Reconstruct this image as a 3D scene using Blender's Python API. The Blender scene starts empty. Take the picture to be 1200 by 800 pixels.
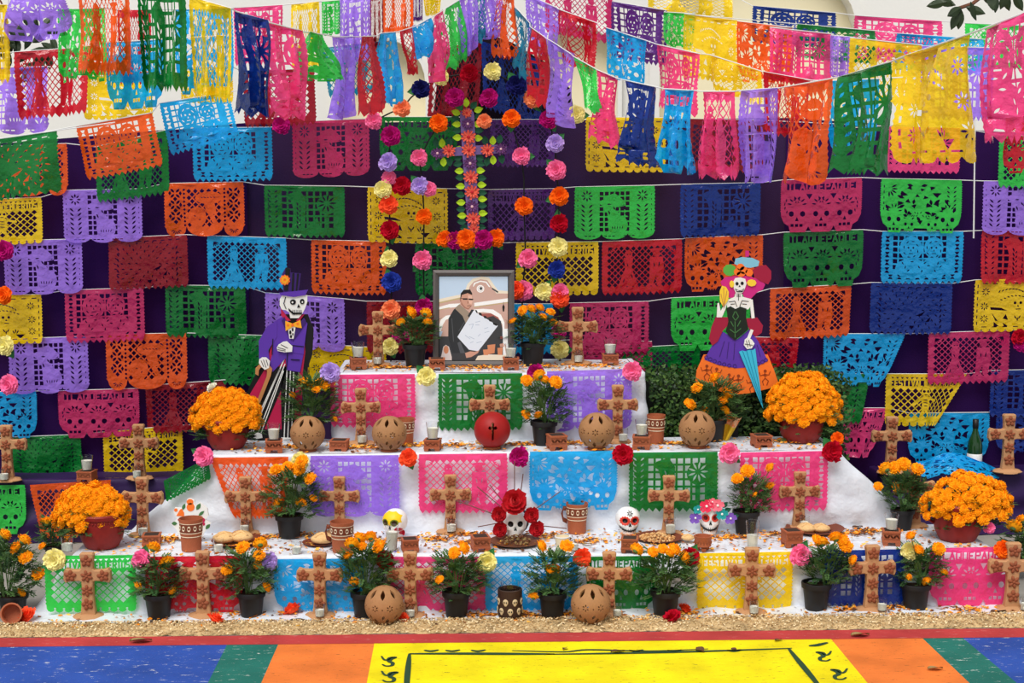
import bpy, math, random
import numpy as np
from mathutils import Vector, Matrix, Euler
from mathutils.geometry import delaunay_2d_cdt

R = math.radians
random.seed(7)
scene = bpy.context.scene
COL = scene.collection

# ------------------------------------------------------------------ camera
FPX = 1700.0
CAM_H = 1.75
YAW = R(2.02)                      # turned a little to the right of the altar's axis
PITCH = math.atan((400 - 215) / FPX)
cam_d = bpy.data.cameras.new('camera')
cam_d.sensor_width = 36.0
cam_d.lens = FPX / 1200 * 36
cam_d.clip_start = 0.05
cam = bpy.data.objects.new('camera', cam_d)
COL.objects.link(cam)
cam.location = (0, 0, CAM_H)
cam.rotation_euler = Euler((R(90) - PITCH, 0, -YAW), 'XYZ')
scene.camera = cam
CM = cam.rotation_euler.to_matrix()
CL = Vector((0, 0, CAM_H))

# ------------------------------------------------------------------ sky, sun, exposure
world = bpy.data.worlds.new('sky')
scene.world = world
world.use_nodes = True
bg = world.node_tree.nodes['Background']
bg.inputs['Color'].default_value = (0.93, 0.97, 1.0, 1)
bg.inputs['Strength'].default_value = 0.52
sun_d = bpy.data.lights.new('sun', 'SUN')
sun_d.energy = 2.45
sun_d.angle = R(36)
sun_d.color = (1.0, 0.96, 0.9)
sun = bpy.data.objects.new('sun', sun_d)
COL.objects.link(sun)
sun.rotation_euler = Euler((R(33), 0, R(-24)), 'XYZ')
vs = scene.view_settings
vs.view_transform = 'Standard'
vs.look = 'None'
vs.gamma = 1
vs.use_curve_mapping = False
vs.exposure = 0.32

# ------------------------------------------------------------------ picking points
def ray(px, py):
    return CM @ Vector(((px - 600) / FPX, (400 - py) / FPX, -1))

def P(px, py, Y):                  # the point seen at a pixel on the upright plane y = Y
    d = ray(px, py)
    return CL + d * (Y / d.y)

def G(px, py, z=0.0):              # ... on the level plane at height z
    d = ray(px, py)
    return CL + d * ((z - CAM_H) / d.z)

def mpp(p):                        # metres for one pixel at a point
    return -((CM.transposed() @ (Vector(p) - CL)).z) / FPX

# ------------------------------------------------------------------ materials
def lin(c):
    return tuple((x / 255 / 12.92) if x / 255 <= 0.04045 else ((x / 255 + 0.055) / 1.055) ** 2.4 for x in c)

MATS = {}
def M(name, rgb, rough=0.6, spec=0.3, bump=0.0, bscale=60.0, var=0.0, vscale=8.0, rgb2=None, trans=0.0, coat=0.0,
      glass=False, ior=1.45, detail=3.0, bdist=0.01):
    if name in MATS:
        return MATS[name]
    m = bpy.data.materials.new(name)
    m.use_nodes = True
    nt = m.node_tree
    b = nt.nodes['Principled BSDF']
    c = lin(rgb)
    b.inputs['Base Color'].default_value = (*c, 1)
    b.inputs['Roughness'].default_value = rough
    b.inputs['Specular IOR Level'].default_value = spec
    b.inputs['Coat Weight'].default_value = coat
    if glass:
        b.inputs['Transmission Weight'].default_value = 1.0
        b.inputs['IOR'].default_value = ior
    tc = None
    if bump or var:
        tc = nt.nodes.new('ShaderNodeTexCoord')
    if var:
        n = nt.nodes.new('ShaderNodeTexNoise')
        n.inputs['Scale'].default_value = vscale
        n.inputs['Detail'].default_value = detail
        nt.links.new(tc.outputs['Object'], n.inputs['Vector'])
        r = nt.nodes.new('ShaderNodeValToRGB')
        c2 = lin(rgb2) if rgb2 else tuple(x * 0.45 for x in c)
        r.color_ramp.elements[0].position = 0.5 - 0.28 / max(var, .1) * 0.5
        r.color_ramp.elements[1].position = 0.5 + 0.12
        r.color_ramp.elements[0].color = (*[c2[i] * var + c[i] * (1 - var) for i in range(3)], 1)
        r.color_ramp.elements[1].color = (*c, 1)
        nt.links.new(n.outputs['Fac'], r.inputs['Fac'])
        nt.links.new(r.outputs['Color'], b.inputs['Base Color'])
    if bump:
        n2 = nt.nodes.new('ShaderNodeTexNoise')
        n2.inputs['Scale'].default_value = bscale
        n2.inputs['Detail'].default_value = 4
        nt.links.new(tc.outputs['Object'], n2.inputs['Vector'])
        bp = nt.nodes.new('ShaderNodeBump')
        bp.inputs['Strength'].default_value = bump
        bp.inputs['Distance'].default_value = bdist
        nt.links.new(n2.outputs['Fac'], bp.inputs['Height'])
        nt.links.new(bp.outputs['Normal'], b.inputs['Normal'])
    if trans:
        out = nt.nodes['Material Output']
        t = nt.nodes.new('ShaderNodeBsdfTransparent')
        t.inputs['Color'].default_value = (*[min(1, x * 1.15 + 0.01) for x in c], 1)
        mx = nt.nodes.new('ShaderNodeMixShader')
        mx.inputs['Fac'].default_value = trans
        nt.links.new(b.outputs['BSDF'], mx.inputs[1])
        nt.links.new(t.outputs['BSDF'], mx.inputs[2])
        nt.links.new(mx.outputs['Shader'], out.inputs['Surface'])
    MATS[name] = m
    return m

# ------------------------------------------------------------------ mesh building
class MB:
    def __init__(s):
        s.v = []; s.f = []; s.m = []
    def add(s, V, F, mi=0):
        o = len(s.v)
        s.v.extend([tuple(x) for x in V])
        s.f.extend([tuple(i + o for i in q) for q in F])
        s.m.extend([mi] * len(F))
        return s
    def box(s, c, sz, mi=0, rot=None, bev=0.0):
        x, y, z = sz[0] / 2, sz[1] / 2, sz[2] / 2
        V = [Vector((a * x, b * y, d * z)) for d in (-1, 1) for a, b in ((-1, -1), (1, -1), (1, 1), (-1, 1))]
        if rot is not None:
            V = [rot @ v for v in V]
        V = [v + Vector(c) for v in V]
        return s.add(V, [(3, 2, 1, 0), (4, 5, 6, 7), (0, 1, 5, 4), (1, 2, 6, 5), (2, 3, 7, 6), (3, 0, 4, 7)], mi)
    def lathe(s, prof, n=20, c=(0, 0, 0), mi=0, wob=0.0):
        V = []; F = []
        for r, z in prof:
            for k in range(n):
                a = 2 * math.pi * k / n
                w = 1 + wob * math.sin(3 * a + z * 40)
                V.append((c[0] + r * w * math.cos(a), c[1] + r * w * math.sin(a), c[2] + z))
        for i in range(len(prof) - 1):
            for k in range(n):
                k2 = (k + 1) % n
                F.append((i * n + k, i * n + k2, (i + 1) * n + k2, (i + 1) * n + k))
        return s.add(V, F, mi)
    def tube(s, pts, rad, n=5, mi=0):
        pts = [Vector(p) for p in pts]
        V = []; F = []
        for i, p in enumerate(pts):
            t = (pts[min(i + 1, len(pts) - 1)] - pts[max(i - 1, 0)])
            t = t.normalized() if t.length > 1e-9 else Vector((0, 0, 1))
            a = t.cross(Vector((0.31, 0.17, 0.93)))
            if a.length < 1e-3: a = t.cross(Vector((1, 0, 0)))
            a.normalize(); b = t.cross(a)
            r = rad[i] if isinstance(rad, (list, tuple)) else rad
            for k in range(n):
                an = 2 * math.pi * k / n
                V.append(p + a * (r * math.cos(an)) + b * (r * math.sin(an)))
        for i in range(len(pts) - 1):
            for k in range(n):
                k2 = (k + 1) % n
                F.append((i * n + k, i * n + k2, (i + 1) * n + k2, (i + 1) * n + k))
        F.append(tuple(range(n - 1, -1, -1))); F.append(tuple((len(pts) - 1) * n + k for k in range(n)))
        return s.add(V, F, mi)
    def ellip(s, c, r, nu=10, nv=6, mi=0, rot=None):
        V = []; F = []
        for j in range(nv + 1):
            ph = math.pi * j / nv - math.pi / 2
            for k in range(nu):
                a = 2 * math.pi * k / nu
                v = Vector((r[0] * math.cos(ph) * math.cos(a), r[1] * math.cos(ph) * math.sin(a), r[2] * math.sin(ph)))
                if rot is not None: v = rot @ v
                V.append(v + Vector(c))
        for j in range(nv):
            for k in range(nu):
                k2 = (k + 1) % nu
                F.append((j * nu + k, j * nu + k2, (j + 1) * nu + k2, (j + 1) * nu + k))
        return s.add(V, F, mi)
    def plate(s, loop, y0, y1, mi=0):          # loop of (x, z), front at y0 (towards the camera), back at y1
        a = sum(loop[i][0] * loop[(i + 1) % len(loop)][1] - loop[(i + 1) % len(loop)][0] * loop[i][1] for i in range(len(loop)))
        if a < 0: loop = loop[::-1]
        n = len(loop)
        V = [(x, y0, z) for x, z in loop] + [(x, y1, z) for x, z in loop]
        F = [tuple(range(n)), tuple(range(2 * n - 1, n - 1, -1))]
        F += [(i + n, (i + 1) % n + n, (i + 1) % n, i) for i in range(n)]
        return s.add(V, F, mi)
    def mesh(s, name, mats, smooth=False):
        me = bpy.data.meshes.new(name)
        me.from_pydata(s.v, [], s.f)
        if not isinstance(mats, (list, tuple)): mats = [mats]
        for m in mats: me.materials.append(m)
        if len(mats) > 1: me.polygons.foreach_set('material_index', s.m)
        if smooth: me.polygons.foreach_set('use_smooth', [True] * len(me.polygons))
        me.update()
        return me

def smooth_by_angle(me, ang=40):
    me.polygons.foreach_set('use_smooth', [True] * len(me.polygons))
    try: me.set_sharp_from_angle(angle=R(ang))
    except Exception: pass
    return me

def put(name, me, parent=None, loc=(0, 0, 0), rot=(0, 0, 0), scale=1):
    o = bpy.data.objects.new(name, me)
    COL.objects.link(o)
    o.parent = parent
    o.location = loc
    o.rotation_euler = rot
    o.scale = (scale,) * 3 if isinstance(scale, (int, float)) else scale
    return o

REG = []
def reg(o, label, cat, px=0, group=None, axis='left', kind=None):
    o['label'] = label
    o['category'] = cat
    if group: o['group'] = group
    if kind: o['kind'] = kind
    REG.append((o, label, px, axis))
    return o

def thing(name, label, cat, loc, px=0, group=None, rot=(0, 0, 0), scale=1, axis='left'):
    o = put(name, None, None, loc, rot, scale)
    o.empty_display_size = 0.05
    return reg(o, label, cat, px, group, axis)

def struct(name, me, parent=None, label=None):
    o = put(name, me, parent)
    if parent is None:
        o['kind'] = 'structure'
        if label: o['label'] = label
    return o

ORD = ['first', 'second', 'third', 'fourth', 'fifth', 'sixth', 'seventh', 'eighth', 'ninth', 'tenth', 'eleventh', 'twelfth',
       'thirteenth', 'fourteenth', 'fifteenth', 'sixteenth']
def finish_labels():
    d = {}
    for e in REG: d.setdefault(e[1], []).append(e)
    for lab, es in d.items():
        if len(es) < 2: continue
        es.sort(key=lambda e: e[2])
        ax = es[0][3]
        end = {'left': ('leftmost', 'rightmost'), 'top': ('topmost', 'lowest')}[ax]
        for i, e in enumerate(es):
            w = end[0] if i == 0 else end[1] if i == len(es) - 1 else ORD[i] + ' from ' + ax
            e[0]['label'] = lab + ', ' + w

# ------------------------------------------------------------------ flat shapes
def rect(x, y, w, h): return [(x, y), (x + w, y), (x + w, y + h), (x, y + h)]
def diam(x, y, a, b): return [(x - a, y), (x, y - b), (x + a, y), (x, y + b)]
def oval(x, y, a, b, n=12, t0=0): return [(x + a * math.cos(t0 + 2 * math.pi * k / n), y + b * math.sin(t0 + 2 * math.pi * k / n)) for k in range(n)]
def leaf(x, y, l, w, ang, n=4):            # starts at x, y
    c, s = math.cos(ang), math.sin(ang)
    q = [(l * i / n, w * math.sin(math.pi * i / n)) for i in range(n + 1)]
    q += [(l * i / n, -w * math.sin(math.pi * i / n)) for i in range(n - 1, 0, -1)]
    return [(x + a * c - b * s, y + a * s + b * c) for a, b in q]
def stroke(x0, y0, x1, y1, w):
    d = math.hypot(x1 - x0, y1 - y0) or 1
    nx, ny = -(y1 - y0) / d * w / 2, (x1 - x0) / d * w / 2
    return [(x0 + nx, y0 + ny), (x1 + nx, y1 + ny), (x1 - nx, y1 - ny), (x0 - nx, y0 - ny)]
def rosette2(x, y, r, n=8, w=0.3, r0=0.3): return [leaf(x + r * r0 * math.cos(2 * math.pi * k / n), y + r * r0 * math.sin(2 * math.pi * k / n), r * (1 - r0), r * w * .5, 2 * math.pi * k / n, 3) for k in range(n)]
FONT = {'T': ['0010', '.51.50'], 'L': ['0001', '0111'], 'A': ['01.50', '.5011', '.2.6.8.6'], 'Q': ['0001', '0010', '1011', '0111', '.6.611'],
        'U': ['0001', '0111', '1110'], 'E': ['0001', '0010', '0.5.8.5', '0111'], 'P': ['0001', '0010', '101.5', '1.50.5'], 'F': ['0001', '0010', '0.5.8.5'],
        'S': ['0010', '000.5', '0.51.5', '1.511', '1101'], 'I': ['.50.51'], 'V': ['00.51', '.5110'], 'D': ['0001', '00.80', '.801.3', '1.31.7', '1.7.81', '.8101'],
        'M': ['0001', '00.5.6', '.5.610', '1011'], 'R': ['0001', '0010', '101.5', '1.50.5', '.4.511'], 'O': ['0001', '0010', '1011', '1101'], 'N': ['0001', '0011', '1110']}
def nums(s):
    o = []; i = 0
    while i < len(s):
        if s[i] == '.': o.append(float(s[i:i + 2])); i += 2
        else: o.append(float(s[i])); i += 1
    return o
def text2(txt, x, y, w, h, sw):
    out = []; n = len(txt); cw = w / n
    for i, ch in enumerate(txt):
        for sg in FONT.get(ch, []):
            q = nums(sg)
            if len(q) < 4: continue
            g = cw * 0.68
            out.append(stroke(x + i * cw + q[0] * g, y + q[1] * h, x + i * cw + q[2] * g, y + q[3] * h, sw))
    return out

def inside(pts, loop):
    L = np.array(loop); x, y = pts[:, 0], pts[:, 1]
    r = np.zeros(len(pts), bool)
    x0, y0 = L[:, 0], L[:, 1]; x1, y1 = np.roll(x0, -1), np.roll(y0, -1)
    mn, mx = L.min(0), L.max(0)
    sel = np.where((x >= mn[0]) & (x <= mx[0]) & (y >= mn[1]) & (y <= mx[1]))[0]
    if len(sel) == 0: return r
    xs, ys = x[sel][:, None], y[sel][:, None]
    with np.errstate(divide='ignore', invalid='ignore'):
        c = ((y0 > ys) != (y1 > ys)) & (xs < (x1 - x0) * (ys - y0) / (y1 - y0) + x0)
    r[sel] = c.sum(1) % 2 == 1
    return r

def paint2d(ops, grid=None):
    """ops: (value, loop) painted in order; returns points, triangles, value of each triangle (0 = nothing there)."""
    pts = []; edges = []
    for _, lp in ops:
        o = len(pts); n = len(lp)
        pts += [Vector(p) for p in lp]
        edges += [(o + i, o + (i + 1) % n) for i in range(n)]
    if grid: pts += [Vector(p) for p in grid]
    v, e, f, *_ = delaunay_2d_cdt(pts, edges, [], 0, 1e-5)
    V = np.array([(p.x, p.y) for p in v]); F = np.array(f)
    c = V[F].mean(1)
    val = np.zeros(len(F), int)
    for k, lp in ops: val[inside(c, lp)] = k
    keep = val > 0
    return V, F[keep], val[keep]

# ================================================================== the setting
Y1 = G(540, 714).y                          # front of the lowest tier
Z1 = P(540, 650, Y1).z
Y2 = G(540, 621, Z1).y
Z2 = P(540, 531, Y2).z
Y3 = G(540, 515, Z2).y
Z3 = P(540, 437, Y3).z
Y4 = G(540, 424, Z3).y
YB = Y4 + 0.28                              # purple backdrop
YS = YB - 0.24                              # front of the purple side shelves
ZSL = P(100, 561, YS).z + 0.0
ZSR = P(1120, 553, YS).z

def worn(name, rgb, speck=(235, 235, 230), amt=0.6, scale=9):
    """painted concrete with brush streaks and chipped specks"""
    m = M(name, rgb, 0.75, 0.2, bump=0.25, bscale=45, var=0.55, vscale=5, detail=8)
    nt = m.node_tree; b = nt.nodes['Principled BSDF']
    old = b.inputs['Base Color'].links[0].from_socket
    tc = [n for n in nt.nodes if n.type == 'TEX_COORD'][0]
    mp = nt.nodes.new('ShaderNodeMapping'); mp.inputs['Scale'].default_value = (scale * .55, scale * 2.2, 1)
    nz = nt.nodes.new('ShaderNodeTexNoise'); nz.inputs['Scale'].default_value = 3.0; nz.inputs['Detail'].default_value = 6; nz.inputs['Roughness'].default_value = 0.75
    cr = nt.nodes.new('ShaderNodeValToRGB'); cr.color_ramp.elements[0].position = 0.60; cr.color_ramp.elements[1].position = 0.64
    cr.color_ramp.elements[1].color = (amt, amt, amt, 1)
    mx = nt.nodes.new('ShaderNodeMixRGB'); mx.inputs['Color2'].default_value = (*lin(speck), 1)
    nt.links.new(tc.outputs['Object'], mp.inputs['Vector']); nt.links.new(mp.outputs['Vector'], nz.inputs['Vector'])
    nt.links.new(nz.outputs['Fac'], cr.inputs['Fac']); nt.links.new(cr.outputs['Color'], mx.inputs['Fac'])
    nt.links.new(old, mx.inputs['Color1']); nt.links.new(mx.outputs['Color'], b.inputs['Base Color'])
    return m

# ---- floor: concrete, sawdust strip, painted panels
b = MB().add([(-9, -2, -.004), (9, -2, -.004), (9, 16, -.004), (-9, 16, -.004)], [(0, 1, 2, 3)])
floor = struct('floor', b.mesh('floor', M('concrete', (150, 145, 138), 0.85, 0.2, .3, 40, .5, 6)), label='grey concrete plaza floor with painted panels')
def paint(pxs, mat, z, name='paint_panel'):
    lp = [tuple(G(x, y, 0)) for x, y in pxs]
    V = [(p[0], p[1], z) for p in lp]
    me = MB().add(V, [tuple(range(len(V)))]).mesh(name, mat)
    if me.polygons[0].normal.z < 0: me.flip_normals()
    return put(name, me, floor)
# lines running towards the camera: x where they cross the row y and their vanishing slope
yr, ye = 751, 1050
def ln(x0, k, y): return x0 + k * (y - 757)
BL, GL, OL = (-700, -2.35), (265, -.50), (325, -.44)
YLl, YR_, OR_, GR_ = (438, -.19), (981, .83), (1091, 1.05), (1140, 1.20)
def strip(a, c, mat, yl=754, yR=748):
    paint([(ln(*a, yl), yl), (ln(*a, ye), ye), (ln(*c, ye), ye), (ln(*c, yR), yR)], mat, 0.0)
def edge_y(x): return 757.5 - 0.0095 * x    # lower edge of the red line
for a, c, nm, rgb in ((BL, GL, 'blue_paint', (45, 80, 165)), (GL, OL, 'green_paint', (35, 112, 100)), (OL, YLl, 'orange_paint', (235, 125, 55)),
                      (YLl, YR_, 'yellow_paint', (245, 225, 15)), (YR_, OR_, 'orange_paint', 0), (OR_, GR_, 'green_paint', 0), (GR_, (2200, 3.2), 'blue_paint', 0)):
    m = MATS[nm] if not rgb else worn(nm, rgb, (228, 226, 220), .75) if nm in ('blue_paint', 'green_paint') else worn(nm, rgb, (70, 60, 34), .85, 14)
    strip(a, c, m, edge_y(ln(*a, 757)), edge_y(ln(*c, 757)))
paint([(-700, edge_y(-700) - 10), (-700, edge_y(-700) + .5), (1900, edge_y(1900) + .5), (1900, edge_y(1900) - 10)], worn('red_paint', (185, 62, 62), (214, 150, 140), .5), 0.001, 'red_line')
# dark brush lines on the yellow
ink = M('dark_green_ink', (38, 70, 45), .7)
def brush(pts, w=0.012, z=0.0022):
    sm_ = []
    for i in range(len(pts) - 1):
        p0, p1, p2, p3 = pts[max(i - 1, 0)], pts[i], pts[i + 1], pts[min(i + 2, len(pts) - 1)]
        for t in (0, .2, .4, .6, .8): sm_.append(tuple(.5 * (2 * p1[k] + (p2[k] - p0[k]) * t + (2 * p0[k] - 5 * p1[k] + 4 * p2[k] - p3[k]) * t * t + (3 * p1[k] - p0[k] - 3 * p2[k] + p3[k]) * t ** 3) for k in (0, 1)))
    P3 = [G(x, y, 0) for x, y in sm_ + [pts[-1]]]; V = []; n = len(P3)
    for i, p in enumerate(P3):
        t = P3[min(i + 1, n - 1)] - P3[max(i - 1, 0)]
        q = Vector((-t.y, t.x, 0)).normalized() * w * (0.35 + 0.65 * math.sin(math.pi * (i + .5) / n))
        V += [(p.x + q.x, p.y + q.y, z), (p.x - q.x, p.y - q.y, z)]
    me = MB().add(V, [(2 * i, 2 * i + 1, 2 * i + 3, 2 * i + 2) for i in range(n - 1)]).mesh('paint_stroke', ink)
    put('paint_stroke', me, floor)
brush([(480, 766), (479, 775), (477.5, 790), (476, 810), (474, 840)], .011)
brush([(480, 766.2), (540, 766), (600, 766.3), (650, 766.5)], .013)
brush([(640, 766.8), (700, 766), (780, 764.5), (850, 762.5), (928, 759.8)], .010)
brush([(600, 762.5), (660, 764), (690, 761.5), (760, 763), (830, 760.5)], .007)
brush([(924, 760), (932, 770), (942, 782), (955, 798), (972, 820)], .012)
for cx, cy, k, f in ((455, 775, 1, 1), (456, 793, 1.1, 1), (966, 769, 1, -1), (984, 790, 1.1, -1)):
    brush([(cx + f * k * x, cy + k * y) for x, y in ((-8, -6), (-5, -2), (-1, -1.5), (2, -4), (8, -4.5), (4, -3), (1, 0), (5, 2), (4, 5), (-3, 5.5), (-7, 3.5))], .009)
for cx in (505, 530, 560, 745, 790, 860): brush([(cx - 8, 762), (cx, 763.2), (cx + 9, 761.6)], .009)
brush([(948, 757), (958, 756), (970, 753)], .012)

# sawdust strip in front of the altar (fine grains, uncountable)
rng = np.random.default_rng(5)
b = MB()
A = [G(-350, 735, 0), G(1600, 714, 0)]; Bq = [G(-350, 749.5, 0), G(1600, 731, 0)]
nx, ny = 260, 10
V = []
for j in range(ny + 1):
    for i in range(nx + 1):
        u = i / nx; t = j / ny
        p = A[0].lerp(A[1], u).lerp(Bq[0].lerp(Bq[1], u), t)
        e = math.sin(math.pi * t) ** .5
        V.append((p.x, p.y + (rng.random() - .5) * .02, -.002 + e * (.006 + .012 * rng.random())))
F = [(j * (nx + 1) + i, (j + 1) * (nx + 1) + i, (j + 1) * (nx + 1) + i + 1, j * (nx + 1) + i + 1) for j in range(ny) for i in range(nx)]
b.add(V, F)
for _ in range(16000):
    u, t = rng.random(), rng.random() * 1.05
    p = A[0].lerp(A[1], u).lerp(Bq[0].lerp(Bq[1], u), t)
    a = rng.random() * 6.28; l = .0025 + .0045 * rng.random(); z = .008 + .012 * math.sin(math.pi * min(t, 1))
    d = Vector((math.cos(a) * l, math.sin(a) * l, (rng.random() - .4) * .006)); q = Vector((-math.sin(a) * l * .5, math.cos(a) * l * .5, 0.002))
    c = Vector((p.x, p.y, z))
    b.add([c - d, c - q, c + d, c + q], [(0, 1, 2, 3)], int(rng.integers(0, 3)))
sd = put('sawdust', b.mesh('sawdust', [M('sawdust', (214, 184, 136), .95, .1, .6, 120, .7, 14), M('sawdust_dark', (190, 155, 108), .95, .1), M('sawdust_pale', (236, 214, 172), .95, .1)]))
reg(sd, 'tan sawdust strip strewn along the front of the altar', 'sawdust', kind='stuff')

# ---- building behind: pale wall with arches, cream wall beyond coloured as if sunlit
wall_m = M('pale_plaster', (238, 236, 230), .9, .1, .1, 30)
sunlit_cream_m = M('sunlit_cream_plaster', (250, 238, 200), .9, .1)  # warm cream carries the sunlight that falls on the wall
YW = 10.5
def arch(cx0, cx1, ytop, n=14):             # px on the wall plane -> opening loop
    a, c = P(cx0, 300, YW), P(cx1, 300, YW); top = P((cx0 + cx1) / 2, ytop, YW).z
    r = (c.x - a.x) / 2; m = (a.x + c.x) / 2
    return [(a.x, 0.02)] + [(m - r * math.cos(math.pi * k / n), top - r + r * math.sin(math.pi * k / n)) for k in range(n + 1)] + [(c.x, 0.02)]
openings = [arch(395, 500, 45), arch(628, 722, 30), arch(770, 1000, -62)]  # first two openings set where the wall has sunlit patches
W0, W1 = P(-500, 300, YW).x, P(1700, 300, YW).x
V, F, val = paint2d([(1, rect(W0, 0, W1 - W0, 4.2))] + [(0, o) for o in openings])
b = MB().add([(x, YW, z) for x, z in V], [tuple(t) for t in F])
wb = struct('wall_back', b.mesh('wall_back', wall_m), label='pale plaster facade with arched openings behind the banners')
for o in openings:
    b = MB(); n = len(o)
    b.add([(x, YW - .04, z) for x, z in o] + [(x, YW + .12, z) for x, z in o], [(i, i + 1, i + 1 + n, i + n) for i in range(n - 1)])
    cx = sum(p[0] for p in o) / n; cz = sum(p[1] for p in o) / n
    b.add([(x, YW - .04, z) for x, z in o] + [(cx + (x - cx) * 1.1, YW - .04, cz + (z - cz) * 1.06) for x, z in o], [(i + n, i + n + 1, i + 1, i) for i in range(n - 1)])
    put('arch_surround', b.mesh('arch_surround', wall_m), wb)
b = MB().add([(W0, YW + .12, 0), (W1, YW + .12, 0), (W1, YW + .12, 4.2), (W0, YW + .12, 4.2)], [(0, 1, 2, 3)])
struct('wall_inner', b.mesh('wall_inner', sunlit_cream_m), label='cream wall seen through the arches, sunlight put into its colour')

# ---- purple backdrop in three cloth panels
def cloth_panel(px0, px1, yt0, yt1, Y, mat, seed, name):
    nx, nz = 60, 36; V = []; rg = random.Random(seed)
    ph = [rg.random() * 6 for _ in range(6)]
    for j in range(nz + 1):
        for i in range(nx + 1):
            u = i / nx; v = j / nz
            x = px0 + (px1 - px0) * u
            top = P(x, yt0 + (yt1 - yt0) * u, Y)
            z = top.z * (1 - v)
            w = .004 * math.sin(9 * u + ph[0] + 2 * v) + .006 * v * math.sin(23 * u + ph[1]) + .004 * math.sin(7 * v + 5 * u + ph[2])
            V.append((top.x, Y + w, z))
    F = [(j * (nx + 1) + i, (j + 1) * (nx + 1) + i, (j + 1) * (nx + 1) + i + 1, j * (nx + 1) + i + 1) for j in range(nz) for i in range(nx)]
    o = put(name, MB().add(V, F).mesh(name, mat, True))
    return o
pc = M('purple_cloth', (44, 15, 72), .9, .1, .2, 150, .3, 3)
pc2 = M('grey_purple_cloth', (58, 38, 76), .9, .1, .2, 150, .3, 3)
reg(cloth_panel(-260, 288, 190, 144, YB + .02, pc, 1, 'backdrop_cloth'), 'dark purple backdrop cloth left of the portrait', 'backdrop')
reg(cloth_panel(282, 928, 145, 138, YB + .035, pc2, 2, 'backdrop_cloth'), 'greyish purple backdrop cloth behind the flower cross', 'backdrop')
reg(cloth_panel(922, 1500, 138, 176, YB + .02, pc, 3, 'backdrop_cloth'), 'dark purple backdrop cloth on the right behind the bottle', 'backdrop')

gb = MB().plate([(P(x, y, YB + .06).x, P(x, y, YB + .06).z) for x, y in ((506, 150), (512, 98), (530, 62), (562, 36), (600, 50), (640, 74), (668, 104), (676, 150))], YB + .05, YB + .07)
reg(put('gable_panel', gb.mesh('gable_panel', M('black_cloth', (30, 22, 34), .9, .1, .2, 60))), 'black gable panel rising behind the top of the flower cross', 'panel')
# ---- white draped tiers
sheet = M('white_sheet', (222, 227, 236), .42, .4, .9, 7, 0, bdist=.03)
def tier(xl, xr, yf, yb, zt, zb, sl, sr, seed, mat, front=.015, fold=.011):
    """top from x=xl..xr, y=yf..yb at zt; skirt to zb, slanting out by sl / sr at the ends"""
    rg = random.Random(seed); ph = [rg.random() * 6.3 for _ in range(8)]
    b = MB(); r = .03
    per = []
    for k in range(9): per.append((xl, yb + (yf + r - yb) * k / 8, -1, 0))
    for k in range(1, 5): a = math.pi / 2 * k / 5; per.append((xl + r - r * math.cos(a), yf + r - r * math.sin(a), -math.cos(a), -math.sin(a)))
    N = int((xr - xl) / .022)
    for k in range(N + 1): per.append((xl + r + (xr - xl - 2 * r) * k / N, yf, 0, -1))
    for k in range(1, 5): a = math.pi / 2 * k / 5; per.append((xr - r + r * math.sin(a), yf + r - r * math.cos(a), math.sin(a), -math.cos(a)))
    for k in range(9): per.append((xr, yf + r + (yb - yf - r) * k / 8, 1, 0))
    H = zt - zb; n = len(per); V = []; rows = 18
    for j in range(rows + 1):
        t = max(0, (j - 2)) / (rows - 2)
        for i, (x, y, a, c) in enumerate(per):
            s = i * .022
            sag = .006 * math.sin(3.1 * s + ph[0]) + .004 * math.sin(7.3 * s + ph[1])
            f = fold * t ** .7 * (math.sin(11 * s + ph[2] + 2 * t) + .7 * math.sin(23 * s + ph[3] - 3 * t) + .8 * math.sin(5 * s + 9 * t + ph[4])) + fold * .8 * math.sin(14 * t + 2.3 * s + ph[5]) * math.sin(math.pi * t)
            end = (sl if a < 0 else sr) * abs(a)
            if j == 0: V.append((x - a * .03, y - c * .03, zt + sag * .5))
            elif j == 1: V.append((x - a * .006, y - c * .006, zt + sag * .5 - .001))
            else: V.append((x + a * (end * t ** 1.1 + f * (1 if end == 0 else .6)), y + c * (front * t + f) - (0 if a == 0 else abs(end) * .0), zt - .006 - (H - .006) * t + sag * .5 * (1 - t)))
    F = [(j * n + i, (j + 1) * n + i, (j + 1) * n + i + 1, j * n + i + 1) for j in range(rows) for i in range(n - 1)]
    b.add(V, F)
    tx, ty = 70, 14; V = []
    for j in range(ty + 1):
        for i in range(tx + 1):
            x = xl + .03 + (xr - xl - .06) * i / tx; y = yf + .03 + (yb - yf - .03) * j / ty
            V.append((x, y, zt - .0015 + .0025 * math.sin(13 * x + ph[6] + 9 * y) * math.sin(math.pi * min(1, j / 3 if j < 3 else 1) / 2)))
    b.add(V, [(j * (tx + 1) + i, j * (tx + 1) + i + 1, (j + 1) * (tx + 1) + i + 1, (j + 1) * (tx + 1) + i) for j in range(ty) for i in range(tx)])
    return b.mesh('tier', mat, True)
def ex(px, py, Y): return P(px, py, Y).x
T1 = put('altar_tier', tier(ex(78, 650, Y1), ex(1168, 645, Y1), Y1, Y2 + .05, Z1, 0, .16, .12, 11, sheet, .02))
reg(T1, 'lowest white-draped altar tier standing on the ground', 'altar tier')
T2 = put('altar_tier', tier(ex(243, 531, Y2), ex(985, 531, Y2), Y2, Y3 + .05, Z2, Z1 - .02, .36, .40, 12, sheet, .015))
reg(T2, 'middle white-draped altar tier with slanting sides', 'altar tier')
T3 = put('altar_tier', tier(ex(393, 437, Y3), ex(757, 437, Y3), Y3, Y4 + .1, Z3, Z2 - .02, .02, .015, 13, sheet, .015))
reg(T3, 'top white-draped altar tier under the framed portrait', 'altar tier')
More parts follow.
